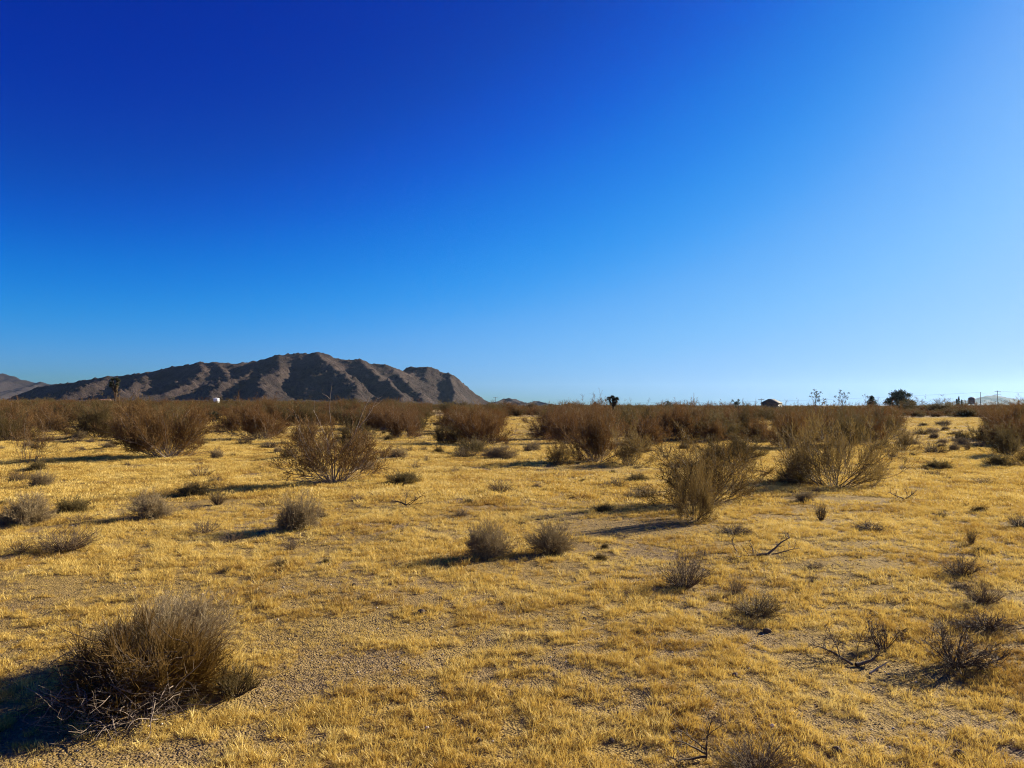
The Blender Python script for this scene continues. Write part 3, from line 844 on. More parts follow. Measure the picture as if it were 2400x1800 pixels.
dead('mat1', 232, 1062, 34, 1054, 'flat twigs lying below the low twigs by the brush heap')
dead('upright', 2268, 1057, 20, 1036, 'row of short bare sticks standing in the right lane')
dead('mat0', 2112, 1080, 36, 1070, 'low dark twigs in grass below the slanting creosote')
dead('dead2', 2117, 1098, 24, 1086, 'small dead sprig between low dark twigs and forked dead branch')

# dark brush heap, yucca
plant('mat0', 'brush_heap', 175, 1037, 42, 1020, 'black brush heap on pale grass in the left clearing', 'brush heap')

# --- dead branches and snags, shaped by hand
def build_shape(name, px, py, geos, label, cat, mats=('dead_wood', 'dead_wood'), parts=('branches', 'twigs'), scale=1.0, rz=0.0, rad=0.25):
    x, y, z = ground(px, py)
    e = bpy.data.objects.new(name, None); COL.objects.link(e)
    e.location = (x, y, z); e.rotation_euler = (0, 0, rz); e.scale = (scale,) * 3
    tag(e, label, cat)
    for g, pn, m in zip(geos, parts, mats):
        if g is None or g.n == 0: continue
        o = bpy.data.objects.new(pn, g.mesh(pn, M[m], True)); COL.objects.link(o); o.parent = e
        if pn != parts[0]: o['kind'] = 'stuff'
    SHRUBS.append((x, y, rad))
    return e, y

build_shape('dead_branch', 1800, 1304, snag(401, [((0, 0, 0.03), (0.55, 0.1, 0.42), 0.46, 0.022), ((0, 0, 0.03), (-0.9, 0.15, 0.10), 0.5, 0.026), ((-0.42, 0.05, 0.06), (-0.35, 0, 0.7), 0.2, 0.011), ((-0.2, 0.02, 0.05), (0.05, 0.1, 1), 0.17, 0.012), ((0.05, 0, 0.03), (0.9, -0.1, 0.25), 0.42, 0.013)], nb=4),
            'forked dead branch lying in grass with one limb pointing up right', 'dead branch')
build_shape('dead_branch', 2120, 1172, snag(402, [((0, 0, 0.02), (-0.7, 0, 0.6), 0.42, 0.022), ((0, 0, 0.02), (0.6, 0.2, 0.5), 0.32, 0.014), ((0.05, 0, 0.02), (0.2, 0, 0.9), 0.28, 0.012), ((0, 0, 0.02), (0.9, 0.1, 0.2), 0.5, 0.013)], nb=4),
            'forked dead branch on open grass right of the large open creosote', 'dead branch')
build_shape('dead_branch', 953, 1186, snag(403, [((0, 0, 0.02), (-0.8, 0, 0.4), 0.36, 0.026), ((0, 0, 0.02), (0.4, 0, 0.75), 0.28, 0.012), ((0.03, 0, 0.02), (0.8, 0.1, 0.35), 0.42, 0.012), ((-0.03, 0, 0.02), (0.0, 0.1, 0.9), 0.26, 0.011), ((0.06, 0, 0.02), (0.9, -0.2, 0.1), 0.4, 0.01)], nb=5),
            'dead stump with a thick left stub in open grass under the olive round bush', 'dead branch')
build_shape('dead_branch', 1995, 1562, snag(404, [((0.02, 0, 0.02), (-0.6, 0.6, 0.30), 0.40, 0.018), ((0.0, 0.12, 0.02), (-0.7, 0.55, 0.5), 0.42, 0.014), ((0.05, 0, 0.02), (0.95, 0.15, 0.06), 0.3, 0.030), ((-0.05, 0.1, 0.02), (-0.25, 0.2, 1), 0.36, 0.009), ((-0.06, 0, 0.0), (-1, -0.05, 0.02), 0.34, 0.018), ((0.1, 0.1, 0.0), (-0.1, 0.2, 1), 0.4, 0.006)], nb=5),
            'dead limbs leaning left out of the grass in the lower right', 'dead branch', scale=0.8)
build_shape('dead_shrub', 2062, 1521, snag(405, [((0.03 * k, 0.02 * k, 0), (-0.5 + 0.14 * k, 0.1 * (k % 3), 0.8), 0.26 + 0.03 * (k % 4), 0.006) for k in range(9)] + [((0, 0, 0.0), (-0.55, 0.1, 0.8), 0.46, 0.017), ((0.02, 0.02, 0), (-0.35, 0, 0.9), 0.44, 0.013), ((0.03, 0, 0), (-0.15, 0.1, 1), 0.40, 0.010), ((0.06, 0, 0), (0.3, 0, 0.9), 0.3, 0.010), ((0.08, 0, 0), (0.6, 0, 0.6), 0.28, 0.009), ((0, 0, 0.05), (-0.9, 0.05, 0.4), 0.34, 0.013), ((0.1, 0.03, 0), (0.45, 0.1, 0.8), 0.26, 0.007)], nb=6),
            'dead shrub of slanting stems right behind the leaning dead limbs', 'dead shrub', scale=0.66)
tw = [((0.02 * math.cos(a), 0.06 * math.sin(a), 0.0), (math.cos(a) * s, math.sin(a) * s, 1.0 - 0.5 * s), 0.48 * l, r) for a, s, l, r in
      [(2.8, 0.45, 1.0, 0.017), (2.0, 0.2, 1.1, 0.011), (1.0, 0.15, 1.15, 0.010), (0.3, 0.25, 1.1, 0.012), (0.1, 0.5, 1.0, 0.013), (0.0, 0.85, 1.0, 0.013), (-0.3, 1.0, 1.0, 0.016), (-0.8, 0.9, 0.8, 0.013), (3.3, 0.6, 0.7, 0.012), (-1.8, 0.5, 0.7, 0.011), (1.5, 0.35, 1.0, 0.009), (0.6, 0.6, 0.9, 0.011), (2.4, 0.7, 0.9, 0.012), (-2.4, 0.8, 0.7, 0.012), (0.2, 0.15, 1.05, 0.009)]]
rt = np.random.default_rng(4061)
for a in rt.uniform(0, 6.28, 34):
    sp = rt.uniform(0.1, 0.95)
    tw.append(((0.08 * math.cos(a), 0.08 * math.sin(a), 0.0), (math.cos(a) * sp, math.sin(a) * sp, 1.0 - 0.6 * sp), rt.uniform(0.2, 0.5), rt.uniform(0.004, 0.008)))
tw.append(((0.1, -0.16, 0.0), (1.0, 0.05, 0.28), 0.46, 0.024))
tw.append(((0.0, -0.1, 0.0), (-0.5, -0.8, 0.0), 0.42, 0.022))
build_shape('dead_shrub', 2240, 1562, snag(406, tw, nb=5), 'big dead shrub with thick bent stems at the lower right', 'dead shrub', scale=0.7, rad=0.3)
build_shape('dead_shrub', 1655, 1782, snag(407, [((0, 0, 0), (0.06, 0.0, 1), 0.40, 0.012), ((0, 0, 0.06), (-0.9, 0.1, 0.35), 0.36, 0.014), ((0, 0, 0.03), (-0.9, -0.1, 0.05), 0.34, 0.017), ((0, 0, 0.1), (-0.6, 0.1, 0.7), 0.4, 0.010), ((0, 0, 0.2), (0.5, 0.1, 0.7), 0.28, 0.006)], nb=5),
            'bare upright dead stem with drooping limbs at the bottom edge', 'dead shrub', scale=0.68)
plant('fan', 'dead_shrub', 1775, 1808, 185, 1718, 'spiky dead shrub cut by the bottom edge beside the upright stem', 'dead shrub', 0.5, None, DP)

# --- the big foreground bush at the lower left
bx, by, bz = ground(338, 1640)
big = bpy.data.objects.new('broom_bush', None); COL.objects.link(big)
big.location = (bx, by, bz)
tag(big, 'large dense broom-like bush with a dark dead heart in the near left corner', 'bush')
big.scale = (1.08, 1.05, 1.0)
S, T = broom(501, 0.70, 1.3, 3000)
for g, pn, m in ((S, 'stems', 'stem_dark'), (T, 'shoots', 'twig_tan')):
    o = bpy.data.objects.new(pn, g.mesh(pn, M[m])); COL.objects.link(o); o.parent = big
tg = tangle(502, 0.40, 0.28, 0.28, 340, 0.12, 0.36, 0.0032, (-0.04, -0.30, 0.0))
o = bpy.data.objects.new('dead_twigs', tg.mesh('dead_twigs', M['stem_grey'], True)); COL.objects.link(o); o.parent = big
tg = tangle(503, 0.46, 0.34, 0.40, 700, 0.14, 0.4, 0.0042, (-0.10, -0.1, 0.0))
o = bpy.data.objects.new('dead_heart', tg.mesh('dead_heart', M['stem_dark'], True)); COL.objects.link(o); o.parent = big
SHRUBS.append((bx, by - 0.1, 0.6))
S, T = dome(504, 0.66, 220, 62, 9, 8, 0.09)
build_shape('round_bush', 372, 1560, (S, T), 'grey fine-twigged bush rising behind the big broom-like bush', 'bush', ('stem_dark', 'twig_grey'), ('stems', 'twigs'), 0.86, rad=0.3)
S, T = broom(505, 0.38, 0.4, 500)
build_shape('round_bush', 548, 1622, (S, T), 'small dark bush touching the right of the big broom-like bush', 'bush', ('stem_dark', 'twig_olive'), ('stems', 'shoots'), 0.72, rad=0.15)
Sg = Geo(); rg = np.random.default_rng(9)
q = grow(rg, [[0, 0, -0.02]], [[-0.42, 0.1, 1.0]], [0.36], 8, 0.09); tubes(Sg, q, 0.009, 0.004, 6)
q = grow(rg, [[-0.05, 0.0, 0.08]], [[-0.5, 0.0, 0.5]], [0.14], 5, 0.12); tubes(Sg, q, 0.006, 0.003, 5)
build_shape('dead_stick', 216, 1708, (Sg, None), 'pale bare stick standing in the black shadow of the big bush', 'stick', ('pale_wood',), ('stem',), 1.0, rad=0.02)
Sg = Geo(); q = grow(rg, [[-0.08, -0.04, 0.02]], [[0.8, 0.4, 0.15]], [0.2], 7, 0.12); tubes(Sg, q, 0.011, 0.004, 6)
build_shape('dead_stick', 2055, 1580, (Sg, None), 'pale curved stick on the ground between the two dead shrubs', 'stick', ('pale_wood',), ('stem',), 1.0, rad=0.02)
Sg = Geo(); q = grow(rg, [[-0.06, -0.05, 0.015]], [[0.8, 0.6, 0.1]], [0.16], 5, 0.05); tubes(Sg, q, 0.006, 0.004, 5)
build_shape('dead_stick', 1374, 1478, (Sg, None), 'short straw-coloured stick lying in the open grass right of centre', 'stick', ('pale_wood',), ('stem',), 1.0, rad=0.02)

# --- yucca clump and Joshua trees
def spikes(geo, rng, c, rad, n, L, w, down=0.25):
    """ball of stiff pointed leaves."""
    u = norm(rng.normal(size=(n, 3)))
    u[:, 2] = np.where(u[:, 2] < -down, -u[:, 2], u[:, 2])
    st = np.array(c) + u * rad * 0.3
    t = norm(np.cross(u, rng.normal(size=(n, 3)))) * w
    tip = np.array(c) + u * (rad * 0.3 + L * rng.uniform(0.7, 1.1, (n, 1)))
    v = np.stack([st + t, st - t, tip], 1).reshape(-1, 3)
    geo.add(v, np.arange(n)[:, None] * 3 + np.arange(3)[None])

def joshua(name, px, dist, H, W, heads, label, seed):
    rng = np.random.default_rng(seed)
    x, y, z = at(px, dist)
    e = bpy.data.objects.new(name, None); COL.objects.link(e); e.location = (x, y, z)
    tag(e, label, 'tree')
    Tk, B, Lf = Geo(), Geo(), Geo()
    p = grow(rng, [[0, 0, -0.1]], [[0.02, 0, 1]], [H * 0.62], 7, 0.03); tubes(Tk, p, 0.21, 0.15, 9)
    top = p[0, -1]
    for hx, hz, hy in heads:
        tip = np.array([hx * W / 2, hy * W / 2, H * hz])
        q = np.stack([top * (1 - t) + tip * t + np.array([0, 0, -0.25 * math.sin(t * 3.14)]) for t in np.linspace(0, 1, 6)])[None]
        tubes(B, q, 0.17, 0.12, 7)
        spikes(Lf, rng, tip, 0.35, 320, 0.42, 0.03, 0.5)
        for t in np.linspace(0.45, 0.9, 3): spikes(Lf, rng, q[0, int(t * 5)], 0.22, 90, 0.3, 0.025, 0.9)
    spikes(Lf, rng, top, 0.3, 160, 0.3, 0.028, 0.9)
    for g, pn, m in ((Tk, 'trunk', 'stem_dark'), (B, 'branches', 'stem_dark'), (Lf, 'crown', 'yucca')):
        o = bpy.data.objects.new(pn, g.mesh(pn, M[m])); COL.objects.link(o); o.parent = e
joshua('joshua_tree', 268, 150.0, 6.6, 1.9, [(-0.9, 0.86, 0.2), (-0.3, 0.97, -0.2), (0.35, 0.98, 0.3), (0.9, 0.93, 0), (0.8, 0.8, -0.4), (-0.6, 0.78, -0.3)], 'Joshua tree with a forked crown against the dark mountain', 601)
joshua('joshua_tree', 1436, 120.0, 3.5, 1.7, [(-0.7, 0.92, 0.1), (0.0, 0.98, 0.3), (0.75, 0.9, -0.2), (0.2, 0.88, -0.5)], 'stout Joshua tree poking above the scrub at the middle of the skyline', 602)
rng = np.random.default_rng(610)
x, y, z = at(503, 78.0)
e = bpy.data.objects.new('yucca_clump', None); COL.objects.link(e); e.location = (x, y, z)
tag(e, 'dark spiky yucca clump in the scrub behind the big reddish creosote', 'yucca')
Lf, Tk = Geo(), Geo()
for k in range(9):
    a = rng.uniform(0, 6.28); r = rng.uniform(0, 0.6); h = rng.uniform(0.3, 0.75)
    q = np.array([[[r * math.cos(a) * 0.6, r * math.sin(a) * 0.6, -0.05], [r * math.cos(a), r * math.sin(a), h]]]); tubes(Tk, q, 0.08, 0.07, 6)
    spikes(Lf, rng, (r * math.cos(a), r * math.sin(a), h), 0.2, 150, 0.62, 0.028, 0.25)
for g, pn, m in ((Tk, 'trunks', 'stem_dark'), (Lf, 'leaves', 'yucca')):
    o = bpy.data.objects.new(pn, g.mesh(pn, M[m])); COL.objects.link(o); o.parent = e
SHRUBS.append((x, y, 0.7))

# ------------------------------------------------------------------ trees on the skyline
def tree(name, px, dist, H, W, label, seed, lobes, leaf, lmat, n_leaf, trunk_r=0.12, limbs=7, base=0.25, kb=14):
    rng = np.random.default_rng(seed)
    x, y, z = at(px, dist)
    e = bpy.data.objects.new(name, None); COL.objects.link(e); e.location = (x, y, z)
    tag(e, label, 'tree')
    Tk, B, Lf = Geo(), Geo(), Geo()
    p = grow(rng, [[0, 0, -0.1]], [[0.03, 0, 1]], [H * 0.6], 8, 0.05); tubes(Tk, p, trunk_r, trunk_r * 0.45, 8)
    cs = []
    for lx, lz, lr in lobes:
        c = np.array([lx * W / 2, rng.uniform(-0.3, 0.3) * W / 2, lz * H])
        s = p[0, rng.integers(3, 8)]
        if c[2] < s[2] + 0.1: s = p[0, max(1, int(8 * 0.8 * c[2] / (H * 0.6)) - 1) if c[2] < H * 0.6 else 6]
        q = np.stack([s * (1 - t) + c * t + rng.normal(size=3) * 0.05 * lr for t in np.linspace(0, 1, 6)])[None]
        tubes(B, q, trunk_r * 0.4, trunk_r * 0.12, 5)
        r = lr * W / 2
        k = max(6, int(kb * lr))
        u = norm(rng.normal(size=(k * 2, 3))) * rng.uniform(0.5, 1, (k * 2, 1)) * r
        qq = np.stack([np.broadcast_to(c, u.shape) + u * t * [1, 1, 0.85] for t in np.linspace(0.0, 1, 4)], 1) + rng.normal(size=(k * 2, 4, 3)) * 0.05 * r
        tubes(B, qq, trunk_r * 0.12, 0.008, 3)
        leaves(Lf, rng, qq, max(2, int(n_leaf * lr)), leaf, 0.2)
    for g, pn, m in ((Tk, 'trunk', 'stem_dark'), (B, 'branches', 'stem_dark'), (Lf, 'crown', lmat)):
        o = bpy.data.objects.new(pn, g.mesh(pn, M[m])); COL.objects.link(o); o.parent = e
    return e
fl = lambda s, n, spread=1.0: [(lx, lz, lr) for lx, lz, lr in zip(np.random.default_rng(s).uniform(-0.8, 0.8, n) * spread, np.random.default_rng(s + 1).uniform(0.45, 0.95, n), np.random.default_rng(s + 2).uniform(0.24, 0.42, n))]
tree('wispy_tree', 1910, 160.0, 5.9, 3.0, 'wispy tree with airy foliage, leftmost on the skyline right of the shed', 701, [(0.0, 0.93, 0.3), (0.35, 0.88, 0.25), (-0.5, 0.82, 0.28), (0.75, 0.85, 0.26), (0.1, 0.75, 0.25), (-0.25, 0.68, 0.22), (0.55, 0.7, 0.2), (-0.75, 0.7, 0.2), (0.15, 0.85, 0.3), (-0.2, 0.8, 0.3), (0.5, 0.78, 0.28)], 0.12, 'leaf_grey', 26, 0.07)
tree('wispy_tree', 1927, 155.0, 4.3, 2.8, 'shorter wispy tree between the two tall airy ones', 702, fl(31, 8), 0.12, 'leaf_grey', 24, 0.06)
tree('wispy_tree', 1971, 158.0, 5.6, 3.9, 'broad wispy tree with airy foliage, second tall one right of the shed', 703, [(0.0, 0.94, 0.25), (-0.35, 0.86, 0.24), (0.4, 0.84, 0.26), (0.85, 0.85, 0.22), (-0.75, 0.72, 0.24), (0.2, 0.7, 0.26), (0.75, 0.66, 0.26), (-0.3, 0.6, 0.24), (0.45, 0.52, 0.2), (-0.8, 0.55, 0.18), (0.1, 0.82, 0.3), (0.55, 0.74, 0.3), (-0.15, 0.72, 0.3), (0.2, 0.55, 0.3)], 0.12, 'leaf_grey', 26, 0.07)
tree('wispy_tree', 2030, 210.0, 5.6, 3.2, 'bare-topped tree rising behind the small dark conifer', 704, fl(41, 9), 0.1, 'leaf_grey', 16, 0.08)
def conifer(name, px, dist, H, W, label, seed, lmat='leaf_dark', power=0.8, base=0.06, n=260):
    rng = np.random.default_rng(seed)
    x, y, z = at(px, dist)
    e = bpy.data.objects.new(name, None); COL.objects.link(e); e.location = (x, y, z)
    tag(e, label, 'tree')
    Tk, B, Lf = Geo(), Geo(), Geo()
    p = grow(rng, [[0, 0, -0.1]], [[0, 0, 1]], [H * 0.98], 8, 0.015); tubes(Tk, p, H * 0.02, 0.02, 7)
    t = rng.uniform(base, 0.99, n); a = rng.uniform(0, 6.28, n)
    L = W / 2 * (1.0 - t) ** power * rng.uniform(0.65, 1.1, n) + 0.08
    d = np.stack([np.cos(a), np.sin(a), rng.uniform(0.0, 0.5, n)], 1)
    q = grow(rng, np.stack([np.zeros(n), np.zeros(n), t * H * 0.97], 1), d, L, 4, 0.08)
    tubes(B, q, 0.02, 0.008, 3)
    leaves(Lf, rng, q, 26, 0.17, 0.15)
    for g, pn, m in ((Tk, 'trunk', 'stem_dark'), (B, 'branches', 'stem_dark'), (Lf, 'crown', lmat)):
        o = bpy.data.objects.new(pn, g.mesh(pn, M[m])); COL.objects.link(o); o.parent = e
conifer('conifer', 2043, 200.0, 4.8, 4.6, 'small dark conical conifer right of the wispy trees', 711, power=0.7, n=320)
tree('pine_tree', 2106, 250.0, 7.1, 10.6, 'broad dark pine with a rounded two-part crown on the skyline', 712,
     [(-0.05, 0.88, 0.36), (0.35, 0.9, 0.3), (0.52, 0.78, 0.3), (-0.35, 0.82, 0.3), (0.1, 0.72, 0.34), (-0.15, 0.65, 0.36), (0.4, 0.62, 0.32), (-0.68, 0.55, 0.3), (-0.78, 0.42, 0.24), (-0.45, 0.48, 0.32), (0.75, 0.42, 0.26), (0.92, 0.36, 0.2), (0.1, 0.45, 0.3), (-0.2, 0.38, 0.3), (0.5, 0.4, 0.28), (-0.55, 0.34, 0.26), (0.2, 0.82, 0.34), (-0.2, 0.78, 0.34), (0.25, 0.6, 0.34), (0.0, 0.56, 0.34), (-0.35, 0.62, 0.32), (0.62, 0.52, 0.28), (0.3, 0.42, 0.3)], 0.24, 'leaf_dark', 70, 0.22, kb=85)
for px, H, W, lb in ((2242, 5.4, 1.3, 'left'), (2247, 6.6, 1.3, 'tallest, middle'), (2254, 5.0, 1.2, 'right')):
    conifer('cypress', px, 350.0, H, W, lb + ' one of three slim cypresses beside the water tank', 720 + px, power=0.45, base=0.02, n=160)
tree('bare_tree', 2228, 345.0, 4.9, 4.2, 'bare thin tree left of the three cypresses', 731, fl(51, 9), 0.1, 'leaf_grey', 10, 0.07)
tree('bare_tree', 2263, 345.0, 5.0, 3.6, 'bare thin tree between the cypresses and the water tank', 732, fl(57, 8), 0.1, 'leaf_grey', 10, 0.07)
tree('desert_tree', 1415, 110.0, 3.6, 2.2, 'feathery small tree just left of the stout skyline Joshua tree', 733, fl(61, 9), 0.07, 'leaf_grey', 20, 0.05)
tree('desert_tree', 1728, 150.0, 3.6, 3.0, 'dark small tree on the skyline left of the shed', 734, fl(67, 8), 0.12, 'leaf_dark', 36, 0.06)
tree('desert_tree', 1570, 190.0, 3.5, 3.2, 'dark rounded little tree on the skyline at right of centre', 735, fl(71, 9, 0.8), 0.14, 'leaf_dark', 60, 0.06)

# ------------------------------------------------------------------ buildings, poles, tank
def part(name, geo, mat, parent, smooth=False):
    o = bpy.data.objects.new(name, geo.mesh(name, M[mat], smooth)); COL.objects.link(o); o.parent = parent
    return o

def shed():
    D = 250.0
    x, y, z = at(1808, D)
    e = bpy.data.objects.new('shed', None); COL.objects.link(e); e.location = (x, y, z); e.rotation_euler = (0, 0, R(-38))
    tag(e, 'weathered gabled shed on the skyline beside a short pole', 'shed')
    w, l, hw, hr = 5.2, 5.2, 3.0, 4.25
    g = Geo()
    for s in (-1, 1): g.box((s * w / 2, 0, hw / 2), (0.14, l, hw))
    part('side_wall', g, 'board', e)
    for s in (-1, 1):
        g = Geo(); t = 0.14; y0 = s * (l / 2) - t / 2
        v = [(-w / 2 + .08, y0, 0), (w / 2 - .08, y0, 0), (w / 2 - .08, y0, hw), (0, y0, hr - 0.06), (-w / 2 + .08, y0, hw)]
        v2 = [(a, b + t, c) for a, b, c in v]
        g.add(v + v2, [[0, 1, 2, 4], [9, 7, 6, 5], [0, 5, 6, 1], [1, 6, 7, 2], [4, 9, 5, 0]])
        g.add([v[4], v[2], v[3], v2[4], v2[2], v2[3]], [[0, 1, 2], [5, 4, 3]])
        part('gable_wall', g, 'board', e)
    rf = []
    for s in (-1, 1):
        g = Geo()
        a = math.atan2(hr - hw, w / 2); L = math.hypot(hr - hw, w / 2) + 0.35
        c0 = np.array([0, 0, hr]); d = np.array([s * math.cos(a), 0, -math.sin(a)]); nrm = np.array([s * math.sin(a), 0, math.cos(a)])
        q = []
        for k in (0, 1):
            for yy in (-l / 2 - 0.3, l / 2 + 0.3):
                for m_ in (0, L): q.append(c0 + d * m_ + nrm * 0.12 * k + np.array([0, yy, 0]))
        g.add(q, [[0, 1, 3, 2], [4, 6, 7, 5], [0, 4, 5, 1], [2, 3, 7, 6], [0, 2, 6, 4], [1, 5, 7, 3]])
        part('roof', g, 'roofing', e)
    for yy in (-1.3, 1.2):
        wn_ = part('window', (lambda g: (g.box((w / 2 + 0.1, yy, 1.75), (0.08, 0.95, 0.95)), g)[1])(Geo()), 'metal_grey', e)
        part('pane', (lambda g: (g.box((w / 2 + 0.13, yy, 1.75), (0.06, 0.8, 0.8)), g)[1])(Geo()), 'glass', wn_)
    g = Geo(); g.box((0.6, -l / 2 - 0.05, 1.0), (0.95, 0.1, 2.0)); part('door', g, 'roofing', e)
shed()

def util_pole(px, D, H, arms, label, r=0.15, armlen=2.4, rz=0.0):
    x, y, z = at(px, D)
    e = bpy.data.objects.new('utility_pole', None); COL.objects.link(e); e.location = (x, y, z); e.rotation_euler = (0, 0, rz)
    tag(e, label, 'utility pole')
    g = Geo(); tubes(g, np.array([[[0, 0, -0.3], [0, 0, H * 0.5], [0, 0, H]]]), r, r * 0.7, 8); part('shaft', g, 'pole', e)
    for hz in arms:
        g = Geo(); g.box((0, -r, hz), (armlen, 0.14, 0.16)); arm = part('crossarm', g, 'pole', e)
        for ix in (-0.46, -0.2, 0.2, 0.46):
            g = Geo(); tubes(g, np.array([[[ix * armlen, -r, hz + 0.08], [ix * armlen, -r, hz + 0.2], [ix * armlen, -r, hz + 0.34]]]), 0.06, 0.045, 6)
            part('insulator', g, 'metal_grey', arm)
    return (x, y, z + H)
pA = util_pole(2338, 400.0, 10.2, (9.6, 7.9), 'utility pole with two crossarms in front of the hazy mountain', 0.17, 3.4)
pB = util_pole(2298, 380.0, 9.0, (), 'plain tall pole without crossarms right of the water tank', 0.17)
util_pole(1161, 600.0, 8.6, (8.2,), 'utility pole with one crossarm by the right foot of the mountain', 0.2, 3.6)
util_pole(1318, 700.0, 6.8, (6.4,), 'small far pole on the skyline right of the notched hill', 0.24, 2.6)
util_pole(1595, 800.0, 7.6, (6.9, 6.0), 'tiny far pole with two crossarms between Joshua tree and shed', 0.14, 4.0)
util_pole(1784, 240.0, 4.4, (3.95,), 'short pole with one crossarm at the left corner of the shed', 0.11, 1.9)
util_pole(1676, 420.0, 3.4, (3.0,), 'faint short pole on the skyline left of the dark small tree', 0.12, 1.6)
util_pole(1690, 430.0, 3.9, (3.4,), 'faint pole just right of the shorter one on the skyline', 0.12, 1.8)

def wire(a, b, sag, label):
    g = Geo()
    t = np.linspace(0, 1, 24)[:, None]
    p = np.array(a) * (1 - t) + np.array(b) * t
    p[:, 2] -= sag * 4 * (t * (1 - t))[:, 0]
    tubes(g, p[None], 0.03, 0.03, 4)
    o = bpy.data.objects.new('overhead_wire', g.mesh('overhead_wire', M['wire'])); COL.objects.link(o)
    tag(o, label, 'wire')
wire((pB[0], pB[1], pB[2] - 0.15), (pA[0] - 1.3, pA[1] - 0.2, pA[2] - 0.3), 1.1, 'thin wire between the plain pole and the double-crossarm pole')
far = at(2720, 300.0)
wire((pA[0] + 1.3, pA[1] - 0.2, pA[2] - 0.3), (far[0], far[1], far[2] + 8.4), 1.5, 'thin wire leaving the double-crossarm pole past the right edge')
wire((pB[0], pB[1], pB[2] - 0.15), (at(1300, 760.0)[0], 760.0, 8.0), 4.0, 'faint long wire running left from the plain pole along the skyline')

def water_tank():
    D = 350.0
    x, y, z = at(2277, D)
    e = bpy.data.objects.new('water_tower', None); COL.objects.link(e); e.location = (x, y, z)
    tag(e, 'round water tank with a domed cap on a legged platform by the cypresses', 'water tower')
    g = Geo(); tubes(g, np.array([[[0, 0, 3.0], [0, 0, 4.2], [0, 0, 5.4]]]), 1.42, 1.42, 20)
    tubes(g, np.array([[[0, 0, 3.0], [0, 0, 3.001]]]), 0.01, 1.42, 20); part('tank', g, 'tank', e, False)
    g = Geo(); q = np.array([[[0, 0, 5.4], [0, 0, 5.75], [0, 0, 6.0], [0, 0, 6.1]]])
    for k in range(3):
        tubes(g, q[:, k:k + 2], (1.52, 1.2, 0.6)[k], (1.2, 0.6, 0.02)[k], 20)
    part('cap', g, 'tank', e)
    for hz in (3.35, 4.2, 5.05):
        g = Geo(); tubes(g, np.array([[[0, 0, hz], [0, 0, hz + 0.1]]]), 1.46, 1.46, 20); part('hoop', g, 'metal_grey', e)
    g = Geo(); g.box((0, 0, 2.9), (4.0, 3.6, 0.18)); part('platform', g, 'board', e)
    for sx in (-1.4, 1.4):
        for sy in (-1.3, 1.3):
            g = Geo(); tubes(g, np.array([[[sx * 1.15, sy * 1.15, -0.2], [sx, sy, 2.85]]]), 0.13, 0.13, 6); part('leg', g, 'board', e)
    for s in (-1, 1):
        g = Geo(); tubes(g, np.array([[[s * 1.5, -1.45, 0.6], [-s * 1.4, -1.35, 2.6]]]), 0.06, 0.06, 4); part('brace', g, 'board', e)
water_tank()

def low_building():
    x, y, z = at(2365, 420.0)
    e = bpy.data.objects.new('low_building', None); COL.objects.link(e); e.location = (x, y, z)
    tag(e, 'long low grey building on the skyline right of the double-crossarm pole', 'building')
    g = Geo(); g.box((0, 0, 1.05), (7.2, 3.0, 2.1)); part('wall', g, 'metal_grey', e)
    g = Geo(); g.box((0, 0, 2.17), (7.6, 3.4, 0.14)); part('roof', g, 'metal_grey', e)
    for k in (-2.4, 0.0, 2.4):
        g = Geo(); g.box((k, -1.53, 1.3), (0.9, 0.06, 0.7)); part('window', g, 'glass', e)
low_building()

def white_tank():
    D = 300.0
    x, y, z = at(507, D)
    e = bpy.data.objects.new('white_tank', None); COL.objects.link(e); e.location = (x, y, z)
    tag(e, 'bright white storage tank at the foot of the mountain behind the scrub', 'tank')
    g = Geo(); tubes(g, np.array([[[0, 0, 0], [0, 0, 1.6], [0, 0, 2.95]]]), 1.2, 1.2, 20); part('body', g, 'white', e, True)
    g = Geo(); tubes(g, np.array([[[0, 0, 2.95], [0, 0, 3.2]]]), 1.22, 0.1, 20); part('lid', g, 'white', e)
white_tank()

def far_house():
    D = 480.0
    x, y, z = at(247, D)
    e = bpy.data.objects.new('far_house', None); COL.objects.link(e); e.location = (x, y, z)
    tag(e, 'tiny house with a pinkish roof left of the Joshua tree', 'house')
    g = Geo(); g.box((0, 0, 1.1), (6.4, 5, 2.2)); part('wall', g, 'board', e)
    g = Geo()
    v = [(-3.7, -2.9, 2.15), (3.7, -2.9, 2.15), (3.7, 2.9, 2.15), (-3.7, 2.9, 2.15), (-3.2, 0, 3.4), (3.2, 0, 3.4)]
    g.add(v, [[0, 1, 5, 4], [2, 3, 4, 5]]); g.add(v, [[1, 2, 5], [3, 0, 4]])
    part('roof', g, 'redroof', e)
    g = Geo(); g.box((1.2, -2.53, 1.6), (1.0, 0.06, 0.9)); part('window', g, 'glass', e)
far_house()

